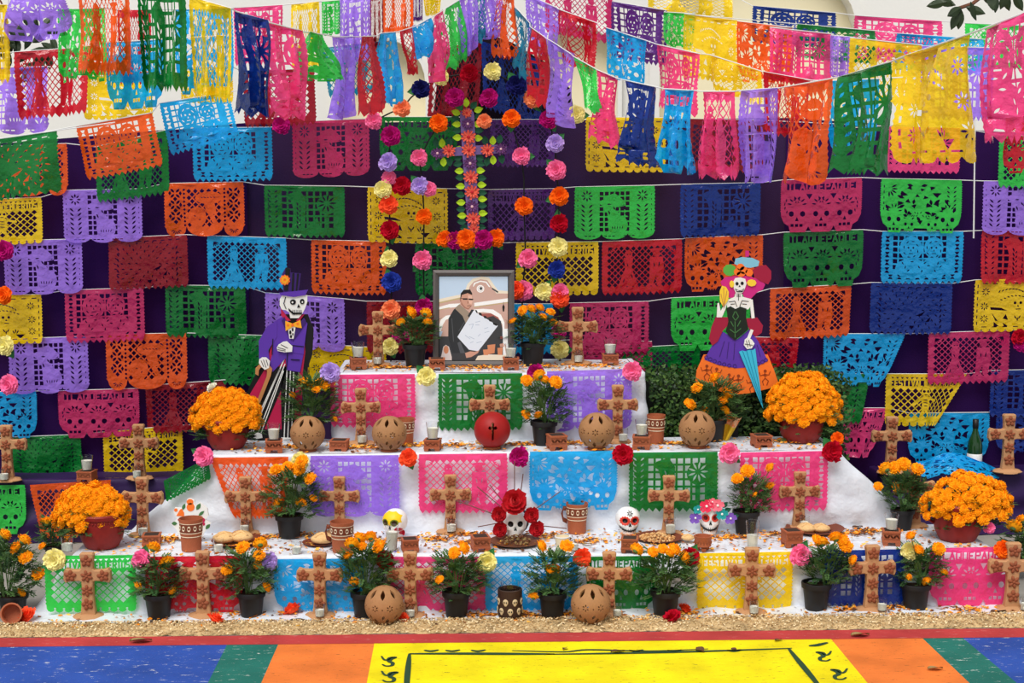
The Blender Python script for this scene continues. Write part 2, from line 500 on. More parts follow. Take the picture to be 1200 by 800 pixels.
# white plastic lip lying on the ground before the lowest tier
b = MB(); V = []
for i in range(121):
    px = 30 + 1170 * i / 120
    for j, (yy, zz) in enumerate(((709, .004), (717, .009), (723, .006), (727 + 2.5 * math.sin(i * .7) + 1.5 * math.sin(i * 1.9), .003))):
        p = G(px, yy - .0075 * (px - 540), 0)
        V.append((p.x, p.y, zz + .004 * math.sin(i * 1.3 + j)))
b.add(V, [(i * 4 + j, i * 4 + j + 1, i * 4 + j + 5, i * 4 + j + 4) for i in range(120) for j in range(3)])
reg(put('ground_sheet', b.mesh('ground_sheet', sheet, True)), 'crumpled white plastic edge lying on ground before lowest tier', 'plastic sheet')
# purple side shelves
pc3 = M('purple_satin', (42, 15, 72), .6, .3, .2, 40, .3, 3)
reg(put('side_shelf', tier(ex(-220, 561, YS), ex(238, 561, YS), YS, YB - .06, ZSL, 0, 0, 0, 14, pc3, .03, .012)), 'purple-draped side shelf at left carrying two clay crosses', 'shelf')
reg(put('side_shelf', tier(ex(1030, 553, YS), ex(1420, 553, YS), YS, YB - .06, ZSR, 0, 0, 0, 15, pc3, .03, .012)), 'purple-draped side shelf at right carrying the bottle', 'shelf')

# ================================================================== cut-paper banners
PAPER = {'lavender': (166, 122, 240), 'orange': (244, 92, 22), 'green': (6, 126, 48), 'light green': (52, 206, 78), 'red': (205, 20, 42),
         'maroon': (150, 12, 34), 'sky blue': (18, 172, 240), 'navy': (12, 50, 142), 'yellow': (252, 210, 20), 'pink': (246, 70, 138), 'magenta': (205, 45, 105),  # magenta: own hue, and pink darkened for sheets in the backdrop's shade
         'purple': (92, 38, 130), 'teal': (20, 130, 165)}
def pm(c): return M(c.replace(' ', '_') + '_paper', PAPER[c], 0.15, .6, .6, 16, 0, bdist=.03, trans=.33)

HH = .68
def side(x, n, y0, y1, amp):
    q = []
    for k in range(n):
        a = y0 + (y1 - y0) * k / n; d = (y1 - y0) / n
        q += [(x, a + d * .12), (x + amp, a + d * .5), (x, a + d * .88)]
    return q
def outline(kind):
    top = [(0, 0), (1, 0)]
    ys = .60 if kind not in ('skull3', 'skull4') else .42
    if kind == 'plainH': ys = .56
    r = side(1, 13, .04, ys, .012); l = side(0, 13, ys, .04, -.012)
    bt = []
    if kind == 'zig':
        n = 13
        for k in range(n): bt += [(1 - (k + .06) / n, .63), (1 - (k + .5) / n, .675)]
        bt += [(0.005, .63)]
    elif kind == 'scal':
        n = 10
        for k in range(n):
            for q in range(5): a = math.pi * (q + .3) / 4.6; bt.append((1 - (k + .5) / n + .5 / n * math.cos(a) * .96, .63 + .045 * math.sin(a)))
    elif kind == 'lobe3':
        for k in range(3):
            for q in range(8): a = math.pi * (q + .1) / 7.2; bt.append((1 - (k + .5) / 3 + .166 * math.cos(a), .60 + .075 * math.sin(a)))
    elif kind == 'plainH':
        for cx, w, y0, d in ((.87, .12, .57, .11), (.5, .24, .54, .13), (.13, .12, .57, .11)):
            for q in range(9): a = math.pi * q / 8; bt.append((cx + w * math.cos(a), y0 + d * math.sin(a)))
    elif kind == 'skull3':
        bt = [(1, .47), (.96, .56), (.90, .60), (.88, .68), (.70, .68), (.68, .645), (.66, .60), (.64, .645), (.61, .68), (.39, .68), (.36, .645), (.34, .60), (.32, .645), (.30, .68), (.12, .68), (.10, .60), (.04, .56), (0, .47)]
    elif kind == 'skull4':
        bt = [(1, .46), (.97, .56), (.91, .61), (.90, .67), (.76, .67), (.74, .62), (.70, .62), (.69, .655), (.60, .655), (.58, .61), (.43, .61), (.40, .655), (.31, .655), (.29, .62), (.26, .62), (.24, .67), (.10, .67), (.09, .61), (.03, .56), (0, .46)]
    return top + r + bt + l
def skull_h(cx, cy, s):
    o = [oval(cx - .055 * s, cy, .026 * s, .03 * s, 8), oval(cx + .055 * s, cy, .026 * s, .03 * s, 8), [(cx - .018 * s, cy + .075 * s), (cx, cy + .03 * s), (cx + .018 * s, cy + .075 * s)]]
    o += [rect(cx - .06 * s + .043 * s * k, cy + .105 * s, .03 * s, .03 * s) for k in range(3)]
    o += [leaf(cx + .05 * s * math.cos(a), cy - .09 * s + .05 * s * math.sin(a), .05 * s, .009 * s, a, 3) for a in [R(190 + 32 * k) for k in range(6)]]
    return o
def bow(x, y, w, h): return [[(x - w, y - h), (x + w, y - h), (x + .012, y - .004), (x - .012, y - .004)], [(x - .012, y + .004), (x + .012, y + .004), (x + w, y + h), (x - w, y + h)]]
def grid_sq(x0, x1, y0, y1, d, f=.72):
    o = []; y = y0
    while y + d <= y1 + 1e-6:
        x = x0
        while x + d <= x1 + 1e-6: o.append(rect(x + d * (1 - f) / 2, y + d * (1 - f) / 2, d * f, d * f)); x += d
        y += d
    return o
def lattice(x0, x1, y0, y1, d, f=.74):
    o = []; j = 0; y = y0 + d / 2
    while y <= y1 - d / 2 + 1e-6:
        x = x0 + d / 2 + (d / 2 if j % 2 else 0)
        while x <= x1 - d / 2 + 1e-6: o.append(diam(x, y, d / 2 * f, d / 2 * f)); x += d
        y += d / 2; j += 1
    return o
def H_(l): return [(0, q) for q in l]
def S_(l): return [(1, q) for q in l]
def fern(x, y0, y1, n, s=.05, w=.012):
    o = []
    for k in range(n):
        y = y0 + (y1 - y0) * k / max(1, n - 1)
        o += [leaf(x + .022, y + .03, s + .02, w, R(-42), 3), leaf(x - .022, y + .03, s + .02, w, R(222), 3)]
    return o
def st_A():
    ops = [(1, outline('skull3'))] + H_([rect(.07, .045, .86, .085)]) + S_(text2('TLAQUEPAQUE', .085, .045, .85, .085, .02))
    h = []
    for cx in (.2, .5, .8): h += skull_h(cx, .44, 1.25) + rosette2(cx, .26, .045, 6)
    h += [[(.31, .18), (.39, .18), (.35, .25)], [(.61, .18), (.69, .18), (.65, .25)]]
    for s in (0, 1):
        for k in range(4): a = R(150 + 22 * k) if s == 0 else R(30 - 22 * k); cx = .2 if s == 0 else .8; h.append(leaf(cx + .15 * math.cos(a), .36 + .2 * math.sin(-abs(a)) * .0 - .12 + .05 * k, .05, .008, R(100 if s == 0 else 80), 3))
    return ops + H_(h)
def st_B():
    ops = [(1, outline('lobe3'))]
    h = grid_sq(.3, .7, .05, .58, .066)
    for x in (.15, .85): h += rosette2(x, .115, .075, 8) + fern(x, .24, .54, 6)
    ops += H_(h)
    ops += S_([oval(.47, .2, .17, .055, 14, .2), oval(.44, .25, .08, .09), [(.40, .3), (.52, .3), (.62, .42), (.42, .45)], oval(.54, .49, .13, .13), [(.36, .12), (.5, .08), (.6, .16), (.4, .2)]])
    h = [[(.55, .26), (.64, .24), (.64, .3)], [(.62, .34), (.69, .33), (.69, .4)], leaf(.4, .22, .06, .008, 0), leaf(.48, .25, .05, .01, 1), leaf(.42, .3, .06, .01, 1.2)] + [leaf(.47 + .035 * k, .5, .045, .006, R(80 + 8 * k)) for k in range(5)]
    for x in (.035, .965): h += [rect(x - .005, .1 + .065 * k, .01, .018) for k in range(8)]
    h += [rect(.12 + .25 * k + .05 * q, .625, .035, .012) for k in range(3) for q in range(3)]
    return ops + H_(h)
def st_C():
    ops = [(1, outline('zig'))] + H_(lattice(.05, .95, .05, .61, .076, .79))
    ops += S_([oval(.33, .16, .05, .055), [(.27, .2), (.39, .2), (.37, .33), (.46, .56), (.2, .56), (.29, .33)], oval(.68, .15, .045, .05), oval(.68, .11, .085, .02), [(.6, .2), (.76, .2), (.78, .37), (.74, .56), (.69, .56), (.68, .42), (.64, .56), (.59, .56), (.6, .37)],
               [(.04, .04), (.2, .04), (.14, .12), (.04, .17)], [(.96, .04), (.8, .04), (.86, .12), (.96, .17)]])
    h = [leaf(.08, .07, .07, .008, R(15 + 25 * k)) for k in range(4)] + [leaf(.92, .07, .07, .008, R(165 - 25 * k)) for k in range(4)]
    h += [leaf(.31, .27, .05, .007, 1.2), leaf(.36, .4, .07, .008, 1.2), leaf(.28, .46, .06, .007, 1.8), leaf(.65, .27, .06, .008, 1.4), leaf(.72, .26, .07, .008, 1.7), rect(.31, .155, .015, .012), rect(.345, .155, .015, .012)]
    return ops + H_(h)
def st_D():
    ops = [(1, outline('zig'))]
    h = grid_sq(.13, .87, .04, .52, .075)
    for x in (.07, .93):
        for k in range(5): h += bow(x, .095 + .1 * k, .03, .036)
    for k in range(8): h += bow(.115 + .11 * k, .58, .03, .03)
    ops += H_(h)
    ops += S_([oval(.36, .21, .14, .16, 16), oval(.64, .2, .12, .14, 16), oval(.37, .47, .2, .13, 16), oval(.65, .46, .17, .14, 16), rect(.2, .46, .6, .07)])
    h = []
    for cx in (.36, .64):
        h += [leaf(cx + .085 * math.cos(a) , .22 + .1 * math.sin(a), .05, .007, a + 1.57, 3) for a in [2 * math.pi * k / 8 for k in range(8)]]
        h += [oval(cx - .03, .2, .013, .013, 6), oval(cx + .03, .2, .013, .013, 6), [(cx - .01, .245), (cx, .22), (cx + .01, .245)], rect(cx - .025, .27, .05, .01)]
    h += [leaf(.25 + .05 * k, .38 + .05 * (k % 3), .045, .008, R(60 + 40 * (k % 4))) for k in range(11)]
    return ops + H_(h)
def st_E():
    ops = [(1, outline('scal'))] + H_(lattice(.05, .95, .165, .61, .09, .80))
    ops += H_([rect(.05, .075, .42, .075)]) + S_(text2('FESTIVAL', .06, .075, .41, .075, .018)) + H_([rect(.5, .075, .45, .075)]) + S_(text2('DEMUERTOS', .51, .075, .44, .075, .018))
    ops += S_([oval(.5, .22, .06, .065), [(.45, .28), (.55, .28), (.57, .42), (.53, .5), (.45, .44)], stroke(.45, .3, .34, .4, .03), stroke(.55, .3, .68, .34, .03), stroke(.47, .45, .42, .6, .035), stroke(.53, .48, .6, .6, .035)])
    h = [oval(.475, .215, .02, .02, 6), oval(.53, .215, .02, .02, 6), rect(.48, .255, .04, .012)] + [leaf(.46, .32 + .04 * k, .08, .007, .1) for k in range(3)]
    h += [[(.06 + .06 * k, .035), (.1 + .06 * k, .035), (.08 + .06 * k, .06)] for k in range(15)]
    h += [oval(.1 + .1 * k, .63, .014, .012, 6) for k in range(9)]
    return ops + H_(h)
def st_F():
    ops = [(1, outline('zig'))] + H_(grid_sq(.2, .95, .05, .6, .084, .7)) + H_(fern(.1, .06, .52, 8, .035, .01))
    ops += S_([[(.3, .1), (.44, .05), (.52, .16), (.5, .62), (.33, .62), (.36, .3)], oval(.38, .14, .1, .06), oval(.78, .24, .13, .13, 14), rect(.75, .3, .055, .3), [(.55, .5), (.66, .4), (.72, .62), (.54, .62)]])
    h = [leaf(.78 + .03 * math.cos(a), .22 + .03 * math.sin(a), .09, .012, a) for a in [2 * math.pi * k / 9 for k in range(9)]]
    h += [leaf(.4, .2 + .06 * k, .06, .01, R(70)) for k in range(6)] + [leaf(.45, .24 + .06 * k, .04, .008, R(110)) for k in range(5)] + [rect(.04, .1 + .06 * k, .01, .03) for k in range(8)]
    return ops + H_(h)
def st_G():
    ops = [(1, outline('scal'))]
    h = [rect(.03, .06 + .08 * k, .013, .04) for k in range(7)] + [rect(.957, .06 + .08 * k, .013, .04) for k in range(7)] + [rect(.1 + .13 * k, .04, .06, .013) for k in range(7)] + [rect(.1 + .13 * k, .6, .06, .012) for k in range(7)]
    for x, y in ((.14, .15), (.86, .15), (.13, .34), (.87, .34), (.13, .5), (.87, .5)): h += rosette2(x, y, .055, 8)
    h += [leaf(.3 + .04 * k, .17 - .05 * math.sin(math.pi * k / 9), .05, .008, R(-60 + 14 * k)) for k in range(10)] + [leaf(.32 + .045 * k, .25 - .05 * math.sin(math.pi * k / 8), .04, .008, R(20)) for k in range(9)]
    h += [[(.2, .35), (.34, .36), (.42, .4), (.21, .385)], [(.22, .42), (.3, .53), (.27, .53)], [(.4, .44), (.43, .52), (.36, .5)], [(.25, .54), (.32, .6), (.25, .6)], [(.36, .55), (.43, .6), (.38, .6)]]
    h += [oval(.51, .3, .018, .02, 7), oval(.58, .3, .018, .02, 7), [(.535, .35), (.545, .32), (.56, .35)], rect(.52, .375, .06, .012), [(.66, .54), (.78, .54), (.72, .6)]]
    h += [leaf(.5 + .04 * k, .46 + .02 * (k % 2), .06, .009, R(60 + 30 * (k % 3))) for k in range(6)]
    return ops + H_(h)
def st_H():
    ops = [(1, outline('plainH'))]
    h = lattice(.26, .74, .05, .6, .085)
    for x in (.13, .87):
        for k in range(3):
            y = .12 + .145 * k
            h += [leaf(x + .012 * math.cos(a), y + .012 * math.sin(a), .07, .016, a) for a in [math.pi / 4 + math.pi / 2 * q for q in range(4)]] + [diam(x, y + .072, .028, .03), diam(x - .065, y, .02, .03), diam(x + .065, y, .02, .03)]
        h += [leaf(x + .02 * math.cos(a), .58 + .02 * math.sin(a), .05, .007, a) for a in [R(20 + 28 * k) for k in range(6)]]
    h += lattice(.215, .265, .05, .55, .05) + lattice(.735, .785, .05, .55, .05)
    ops += H_(h) + S_([oval(.4, .42, .12, .13, 14), oval(.56, .18, .18, .08, 14, .4), [(.48, .2), (.62, .2), (.66, .4), (.52, .36)], stroke(.56, .35, .66, .55, .06), stroke(.45, .5, .4, .62, .05)])
    h = [leaf(.45 + .04 * k, .17, .035, .006, .3) for k in range(5)] + [leaf(.36, .4, .03, .007, .5), leaf(.44, .44, .03, .007, 2)]
    return ops + H_(h)
def st_I():
    ops = [(1, outline('skull4'))]; rg = random.Random(4); h = []
    h += [leaf(.1 + .03 * math.cos(a), .12 + .03 * math.sin(a), .08, .012, a) for a in [R(-30 + 30 * k) for k in range(5)]]
    h += fern(.88, .08, .3, 5, .03, .01) + [rect(.03, .08 + .07 * k, .012, .03) for k in range(5)]
    for x, y, s, a in ((.28, .18, .07, .3), (.36, .1, .05, 1), (.64, .1, .05, 2), (.7, .18, .07, -.4), (.24, .3, .06, 2.2), (.34, .27, .05, .8), (.42, .33, .05, 1.5), (.6, .32, .06, .4), (.7, .3, .06, 1.2), (.78, .36, .05, 2), (.52, .12, .04, 0), (.36, .42, .05, .5), (.66, .43, .05, 2.1), (.5, .53, .05, 1.57), (.46, .2, .04, .6), (.56, .22, .045, 2.4)):
        h.append([(x + s * rr * math.cos(a + q), y + .75 * s * rr * math.sin(a + q)) for q, rr in ((0, .9), (1.0, .45), (1.9, .8), (3.1, .55), (4.0, .85), (5.2, .4))])
    h += [leaf(.42 + .05 * (k % 4), .4 + .04 * (k // 4), .035, .006, R(40 + 50 * (k % 3))) for k in range(10)]
    for x, y, l, a in ((.2, .2, .1, 20), (.22, .36, .09, -30), (.3, .36, .08, 70), (.74, .24, .1, 140), (.8, .24, .08, 60), (.55, .4, .09, 20), (.62, .24, .08, 80), (.42, .24, .07, 100), (.32, .06, .08, 10), (.58, .06, .08, 170), (.46, .46, .08, 60), (.28, .44, .06, 20), (.73, .46, .06, 150), (.06, .32, .08, 60), (.93, .34, .08, 110)): h.append(leaf(x, y, l, .02, R(a)))
    h += skull_h(.165, .5, 1.05) + skull_h(.355, .56, .75) + skull_h(.645, .56, .75) + skull_h(.835, .5, 1.05)
    return ops + H_(h)
def st_R():
    ops = [(1, outline('zig'))]; h = []
    for r_, n in ((.1, 8), (.17, 14), (.24, 20), (.31, 26)):
        for k in range(n):
            a = 2 * math.pi * k / n; x, y = .5 + r_ * 1.3 * math.cos(a), .34 + r_ * .85 * math.sin(a)
            h.append(leaf(x, y, .045, .008, a + .4, 3))
    h += [rect(.06 + .1 * k, .04, .05, .012) for k in range(9)] + [leaf(.1, .12 + .07 * k, .06, .01, 1.0) for k in range(7)] + [leaf(.88, .12 + .07 * k, .06, .01, 2.0) for k in range(7)]
    h += [[(.55, .42), (.68, .36), (.63, .42)], [(.48, .55), (.54, .55), (.51, .6)], [(.68, .5), (.75, .43), (.73, .5)]]
    return ops + H_(h)
STY = {}
DESC = {'A': 'three-skull', 'B': 'fern and dancer', 'C': 'lattice', 'D': 'couple-portrait', 'E': 'lettered lattice', 'F': 'palm and grid', 'G': 'big-hat', 'H': 'rosette-column', 'I': 'bones and skulls', 'R': 'sunburst'}
for k, fn in dict(A=st_A, B=st_B, C=st_C, D=st_D, E=st_E, F=st_F, G=st_G, H=st_H, I=st_I, R=st_R).items():
    gp = [(.02 + .96 * i / 16 + .001 * ((j * 7) % 5), .02 + .64 * j / 11) for i in range(17) for j in range(12)]
    V, F, val = paint2d(fn(), gp)
    STY[k] = (V, [tuple(int(x) for x in t[::1]) for t in F])

def banner(style, col, xl, yl, xr, yr, h, Y, zone, Yr=None, amp=.006, k=1.3, taper=0., skew=0., curl=.0, seed=0, cut=None, tw=0.0, hr=None):
    V, F = STY[style]
    a, c = P(xl, yl, Y), P(xr, yr, Yr if Yr else Y)
    s = mpp((a + c) / 2)
    W = (c - a); rg = random.Random(seed * 31 + int(xl * 7 + yl))
    ph, ph2, ph3 = rg.random() * 6.3, rg.random() * 6.3, rg.random() * 6.3
    u = V[:, 0]; v = np.clip(V[:, 1] / HH, 0, 1.02)
    Hm = h * s; Hr = (hr if hr else h) * s
    o = (a + c) / 2
    nrm = Vector((W.y, -W.x, 0)).normalized()          # towards the camera
    uu = .5 + (u - .5) * (1 - taper * v) + skew * v
    if cut: uu = np.where(u > .5, .5 + (uu - .5) * (1 - cut * v), uu)
    fold = amp * (.25 + .75 * v) * (np.sin(2 * math.pi * k * u + ph + .9 * v) + .5 * np.sin(2 * math.pi * 2.3 * k * u + ph2 + 2 * v)) + .35 * amp * np.sin(5 * v + ph3 + 3 * u)
    fold = fold + curl * v * v
    dn = (Hm + (Hr - Hm) * u) * v * (1 - .04 * abs(tw))
    sag = -.012 * abs(c.x - a.x) * 4 * u * (1 - u) * (1 - v * .3)
    sx = tw * .12 * Hm * np.sin(3 * v + ph2) * v
    X = a.x + W.x * uu + nrm.x * fold + sx - o.x
    Yy = a.y + W.y * uu + nrm.y * fold - o.y
    Z = a.z + W.z * uu - dn + sag - o.z
    me = bpy.data.meshes.new('paper_banner')
    me.from_pydata(list(zip(X.tolist(), Yy.tolist(), Z.tolist())), [], F)
    me.materials.append(pm(col)); me.polygons.foreach_set('use_smooth', [True] * len(F)); me.update()
    ob = put('paper_banner', me, None, o)
    reg(ob, f'{col} {DESC[style]} cut-paper banner {zone[0]}', 'banner', (xl + xr) / 2, zone[1])
    return ob, a, c

CORD = M('white_cord', (225, 225, 225), .8)
def cord(pts, label, r=.0022, mat=CORD, name='cord', group=None):
    o = put(name, MB().tube(pts, r, 5).mesh(name, mat))
    return reg(o, label, 'cord', 0, group)

# ---- rows on the backdrop: style, colour, x left, x right, y left, y right, height, extras
ROWS = [
 ('first backdrop row', [('H', 'orange', -14, 78, 172, 168, 60, {}), ('C', 'green', 112, 196, 172, 152, 66, {'hr': 76}), ('D', 'sky blue', 226, 318, 150, 149, 63, {}), ('B', 'magenta', 343, 432, 143, 139, 66, {}),
   ('A', 'green', 445, 535, 137, 137, 62, {}), ('C', 'purple', 575, 650, 140, 140, 56, {}), ('G', 'yellow', 687, 780, 137, 138, 64, {}), ('C', 'maroon', 806, 896, 139, 141, 62, {}), ('F', 'pink', 1040, 1125, 148, 150, 54, {}), ('C', 'light green', 1172, 1262, 158, 160, 62, {})]),
 ('second backdrop row', [('E', 'yellow', -45, 48, 235, 231, 54, {}), ('B', 'lavender', 74, 165, 223, 221, 62, {}), ('H', 'orange', 193, 285, 215, 213, 63, {'amp': .012}), ('F', 'green', 310, 403, 217, 218, 61, {'amp': .012}), ('G', 'yellow', 431, 524, 219, 221, 65, {}),
   ('E', 'purple', 572, 650, 222, 221, 60, {}), ('B', 'light green', 674, 767, 219, 217, 62, {}), ('F', 'navy', 798, 891, 216, 214, 63, {'amp': .012}), ('A', 'magenta', 916, 1010, 211, 208, 61, {}), ('I', 'light green', 1033, 1127, 209, 211, 63, {}), ('B', 'lavender', 1153, 1246, 212, 213, 63, {})]),
 ('third backdrop row', [('B', 'lavender', 4, 95, 282, 280, 64, {}), ('R', 'maroon', 127, 219, 279, 275, 62, {'amp': .01}), ('C', 'sky blue', 243, 335, 276, 279, 62, {}), ('D', 'orange', 365, 452, 281, 283, 64, {}), ('F', 'green', 487, 577, 285, 285, 62, {}), ('E', 'yellow', 605, 701, 284, 283, 63, {}), ('C', 'red', 706, 799, 283, 280, 64, {}),
   ('I', 'orange', 803, 894, 279, 275, 64, {}), ('A', 'green', 919, 1011, 272, 269, 65, {'amp': .014}), ('D', 'sky blue', 1034, 1129, 271, 271, 62, {}), ('F', 'red', 1151, 1244, 270, 271, 63, {'amp': .012})]),
 ('fourth backdrop row', [('G', 'yellow', -45, 48, 346, 345, 58, {}), ('D', 'magenta', 76, 168, 340, 337, 63, {}), ('F', 'green', 194, 287, 334, 335, 62, {'amp': .014}), ('B', 'lavender', 311, 403, 343, 350, 64, {}), ('R', 'maroon', 430, 522, 353, 353, 62, {}), ('C', 'sky blue', 560, 648, 356, 356, 60, {}), ('D', 'magenta', 668, 760, 355, 353, 62, {}),
   ('A', 'light green', 787, 879, 349, 345, 63, {}), ('C', 'orange', 903, 997, 338, 333, 62, {'amp': .012}), ('R', 'navy', 1021, 1116, 331, 332, 61, {}), ('G', 'yellow', 1143, 1236, 328, 325, 62, {})]),
 ('fifth backdrop row', [('B', 'lavender', 10, 102, 397, 394, 66, {}), ('H', 'orange', 124, 218, 392, 390, 66, {}), ('R', 'green', 244, 337, 391, 394, 60, {'amp': .015}), ('G', 'yellow', 358, 452, 402, 408, 56, {}), ('A', 'magenta', 672, 764, 398, 400, 40, {}), ('C', 'green', 727, 820, 408, 403, 56, {}), ('C', 'red', 845, 936, 394, 396, 56, {'taper': .1}),
   ('I', 'sky blue', 966, 1061, 391, 391, 63, {'cut': .55}), ('C', 'magenta', 1089, 1183, 390, 387, 62, {})]),
 ('sixth backdrop row', [('I', 'sky blue', -50, 42, 460, 458, 56, {}), ('A', 'magenta', 68, 162, 458, 455, 56, {}), ('C', 'maroon', 171, 264, 452, 445, 58, {'amp': .012}), ('R', 'green', 926, 1019, 436, 438, 60, {'taper': .2}), ('E', 'yellow', 1039, 1133, 438, 438, 62, {'cut': .75}), ('F', 'navy', 1162, 1256, 434, 432, 56, {})]),
 ('lowest backdrop row', [('R', 'green', 13, 94, 512, 509, 50, {'amp': .015}), ('E', 'yellow', 121, 213, 506, 498, 58, {}), ('A', 'pink', 967, 1041, 478, 478, 58, {'amp': .014, 'cut': .5}), ('I', 'sky blue', 1066, 1160, 484, 483, 60, {'amp': .01}), ('I', 'navy', 1168, 1262, 486, 484, 46, {})]),
]
for ri, (rn, fl) in enumerate(ROWS):
    pts = []
    yo = YB - .022 - .011 * (len(ROWS) - ri)
    for i, (st, c_, xl, xr, yl, yr_, h, ex_) in enumerate(fl):
        kw = dict(amp=.005); kw.update(ex_)
        ob, a, c = banner(st, c_, xl, yl, xr, yr_, h, yo, ('in ' + rn, rn + ' banners'), seed=ri * 20 + i, **kw)
        pts += [a, c]
    lo = P(-120, 20 + (0), yo); first, last = pts[0].copy(), pts[-1].copy()
    ext0 = first + Vector((-.5, 0, -.03)); ext1 = last + Vector((.4, 0, 0.02))
    gap = [ext0] + pts + [ext1]
    cord([p + Vector((0, .003, 0)) for p in gap], f'thin white cord threaded through the {rn} of banners')
# ---- banners on the tier fronts and the left shelf
def tier_row(fl, Y, zone):
    for i, (st, c_, xl, xr, yl, yr_, h, ex_) in enumerate(fl):
        kw = dict(amp=.004); kw.update(ex_)
        banner(st, c_, xl, yl, xr, yr_, h, Y, (zone, 'banners ' + zone), seed=300 + i + int(Y * 10), **kw)
tier_row([('D', 'pink', 387, 486, 439, 438, 63, {}), ('F', 'green', 514, 612, 438, 437, 68, {}), ('B', 'lavender', 641, 740, 435, 432, 72, {})], Y3 - .034, 'on the top tier front')
tier_row([('C', 'orange', 246, 338, 536, 535, 74, {'taper': .35, 'skew': .12}), ('B', 'lavender', 364, 467, 534, 533, 73, {}), ('C', 'pink', 491, 594, 532, 531, 71, {}), ('I', 'sky blue', 621, 723, 529, 528, 71, {}), ('F', 'green', 738, 841, 530, 529, 71, {}), ('D', 'pink', 868, 970, 530, 528, 72, {})], Y2 - .036, 'on the middle tier front')
tier_row([('E', 'light green', 52, 158, 651, 650, 68, {}), ('I', 'red', 170, 283, 652, 651, 68, {}), ('I', 'sky blue', 321, 428, 655, 654, 64, {}), ('C', 'pink', 454, 570, 652, 652, 66, {}), ('C', 'sky blue', 569, 677, 652, 651, 66, {}), ('A', 'green', 688, 768, 652, 651, 66, {}), ('E', 'yellow', 818, 929, 648, 646, 69, {}), ('F', 'navy', 966, 1060, 645, 643, 67, {}), ('A', 'pink', 1090, 1188, 642, 640, 70, {})], Y1 - .045, 'on the lowest tier front')
tier_row([('A', 'light green', -62, 29, 569, 568, 58, {}), ('C', 'orange', 35, 130, 568, 562, 66, {'taper': .25})], YS - .05, 'on the left shelf front')
# the one lying on the slanting left flank
banner('R', 'green', 192, 563, 244, 536, 27, Y2 - .02, ('on the sloping left flank', None), Yr=Y2 - .03, seed=77, skew=.05)

# ---- overhead strings: style, colour, xl, yl, xr, yr, height, depth left, depth right, extras
def over(fl, zone, grp, ends=True, lab=None):
    pts = []
    for i, e in enumerate(fl):
        st, c_, xl, yl, xr, yr_, h, d0, d1 = e[:9]
        kw = dict(amp=.02, k=1.6); kw.update(e[9] if len(e) > 9 else {})
        ob, a, c = banner(st, c_, xl, yl, xr, yr_, h, d0, (zone, grp), Yr=d1, seed=500 + i + len(zone), **kw)
        pts += [a, c]
    if lab:
        p0 = pts[0] + (pts[0] - pts[1]).normalized() * 1.2; p1 = pts[-1] + (pts[-1] - pts[-2]).normalized() * .25
        cord([p0] + pts + [p1], lab)
nar = dict(amp=.035, k=2.2)
over([('F', 'yellow', -40, 4, 10, 6, 92, 4.5, 4.5), ('A', 'lavender', 10, -14, 74, -18, 62, 4.5, 4.4, {'amp': .03}), ('C', 'orange', 91, -14, 150, -12, 102, 4.4, 4.4, {'amp': .03, 'tw': .3}), ('F', 'green', 163, -10, 216, -8, 116, 4.4, 4.4, {'amp': .035, 'k': 2.2}),
      ('C', 'yellow', 222, -4, 271, 10, 118, 4.4, 4.4, {'amp': .03, 'hr': 113}), ('F', 'navy', 276, 13, 311, 24, 117, 4.5, 4.6, nar), ('D', 'pink', 314, 26, 353, 36, 108, 4.6, 4.8, nar), ('I', 'light green', 354, 37, 384, 41, 56, 4.8, 5.1, {'amp': .05, 'skew': .35, 'taper': -.2}),
      ('B', 'lavender', 391, 43, 415, 43, 95, 5.2, 5.5, {'amp': .03, 'k': 1.8, 'taper': -.1}), ('C', 'red', 421, 43, 441, 42, 92, 5.6, 5.8, {'amp': .03, 'k': 2, 'taper': -.25}), ('I', 'sky blue', 446, 39, 467, 37, 86, 5.9, 6.1, {'amp': .03, 'k': 2}), ('C', 'red', 467, 37, 486, 31, 56, 6.1, 6.3, {'taper': .7, 'skew': .3}),
      ('R', 'sky blue', 486, 31, 504, 21, 42, 6.3, 6.5, {'amp': .04, 'skew': .2}), ('A', 'pink', 508, 19, 521, 11, 77, 6.5, 6.7, {'amp': .03}), ('C', 'light green', 522, 10, 538, 0, 74, 6.7, 6.9, {'amp': .03, 'skew': .15}), ('B', 'lavender', 540, -2, 556, -12, 70, 6.9, 7.0, {'amp': .03, 'taper': .2}), ('E', 'teal', 556, -12, 566, -20, 64, 7.0, 7.1), ('B', 'lavender', 567, -12, 584, -14, 58, 7.1, 7.2, {'amp': .03}), ('C', 'orange', 582, -10, 602, -4, 76, 7.1, 7.2, {'amp': .03, 'taper': .25})],
     'on the front left overhead string', 'front left overhead string', lab='white cord sloping overhead from upper left towards the centre')
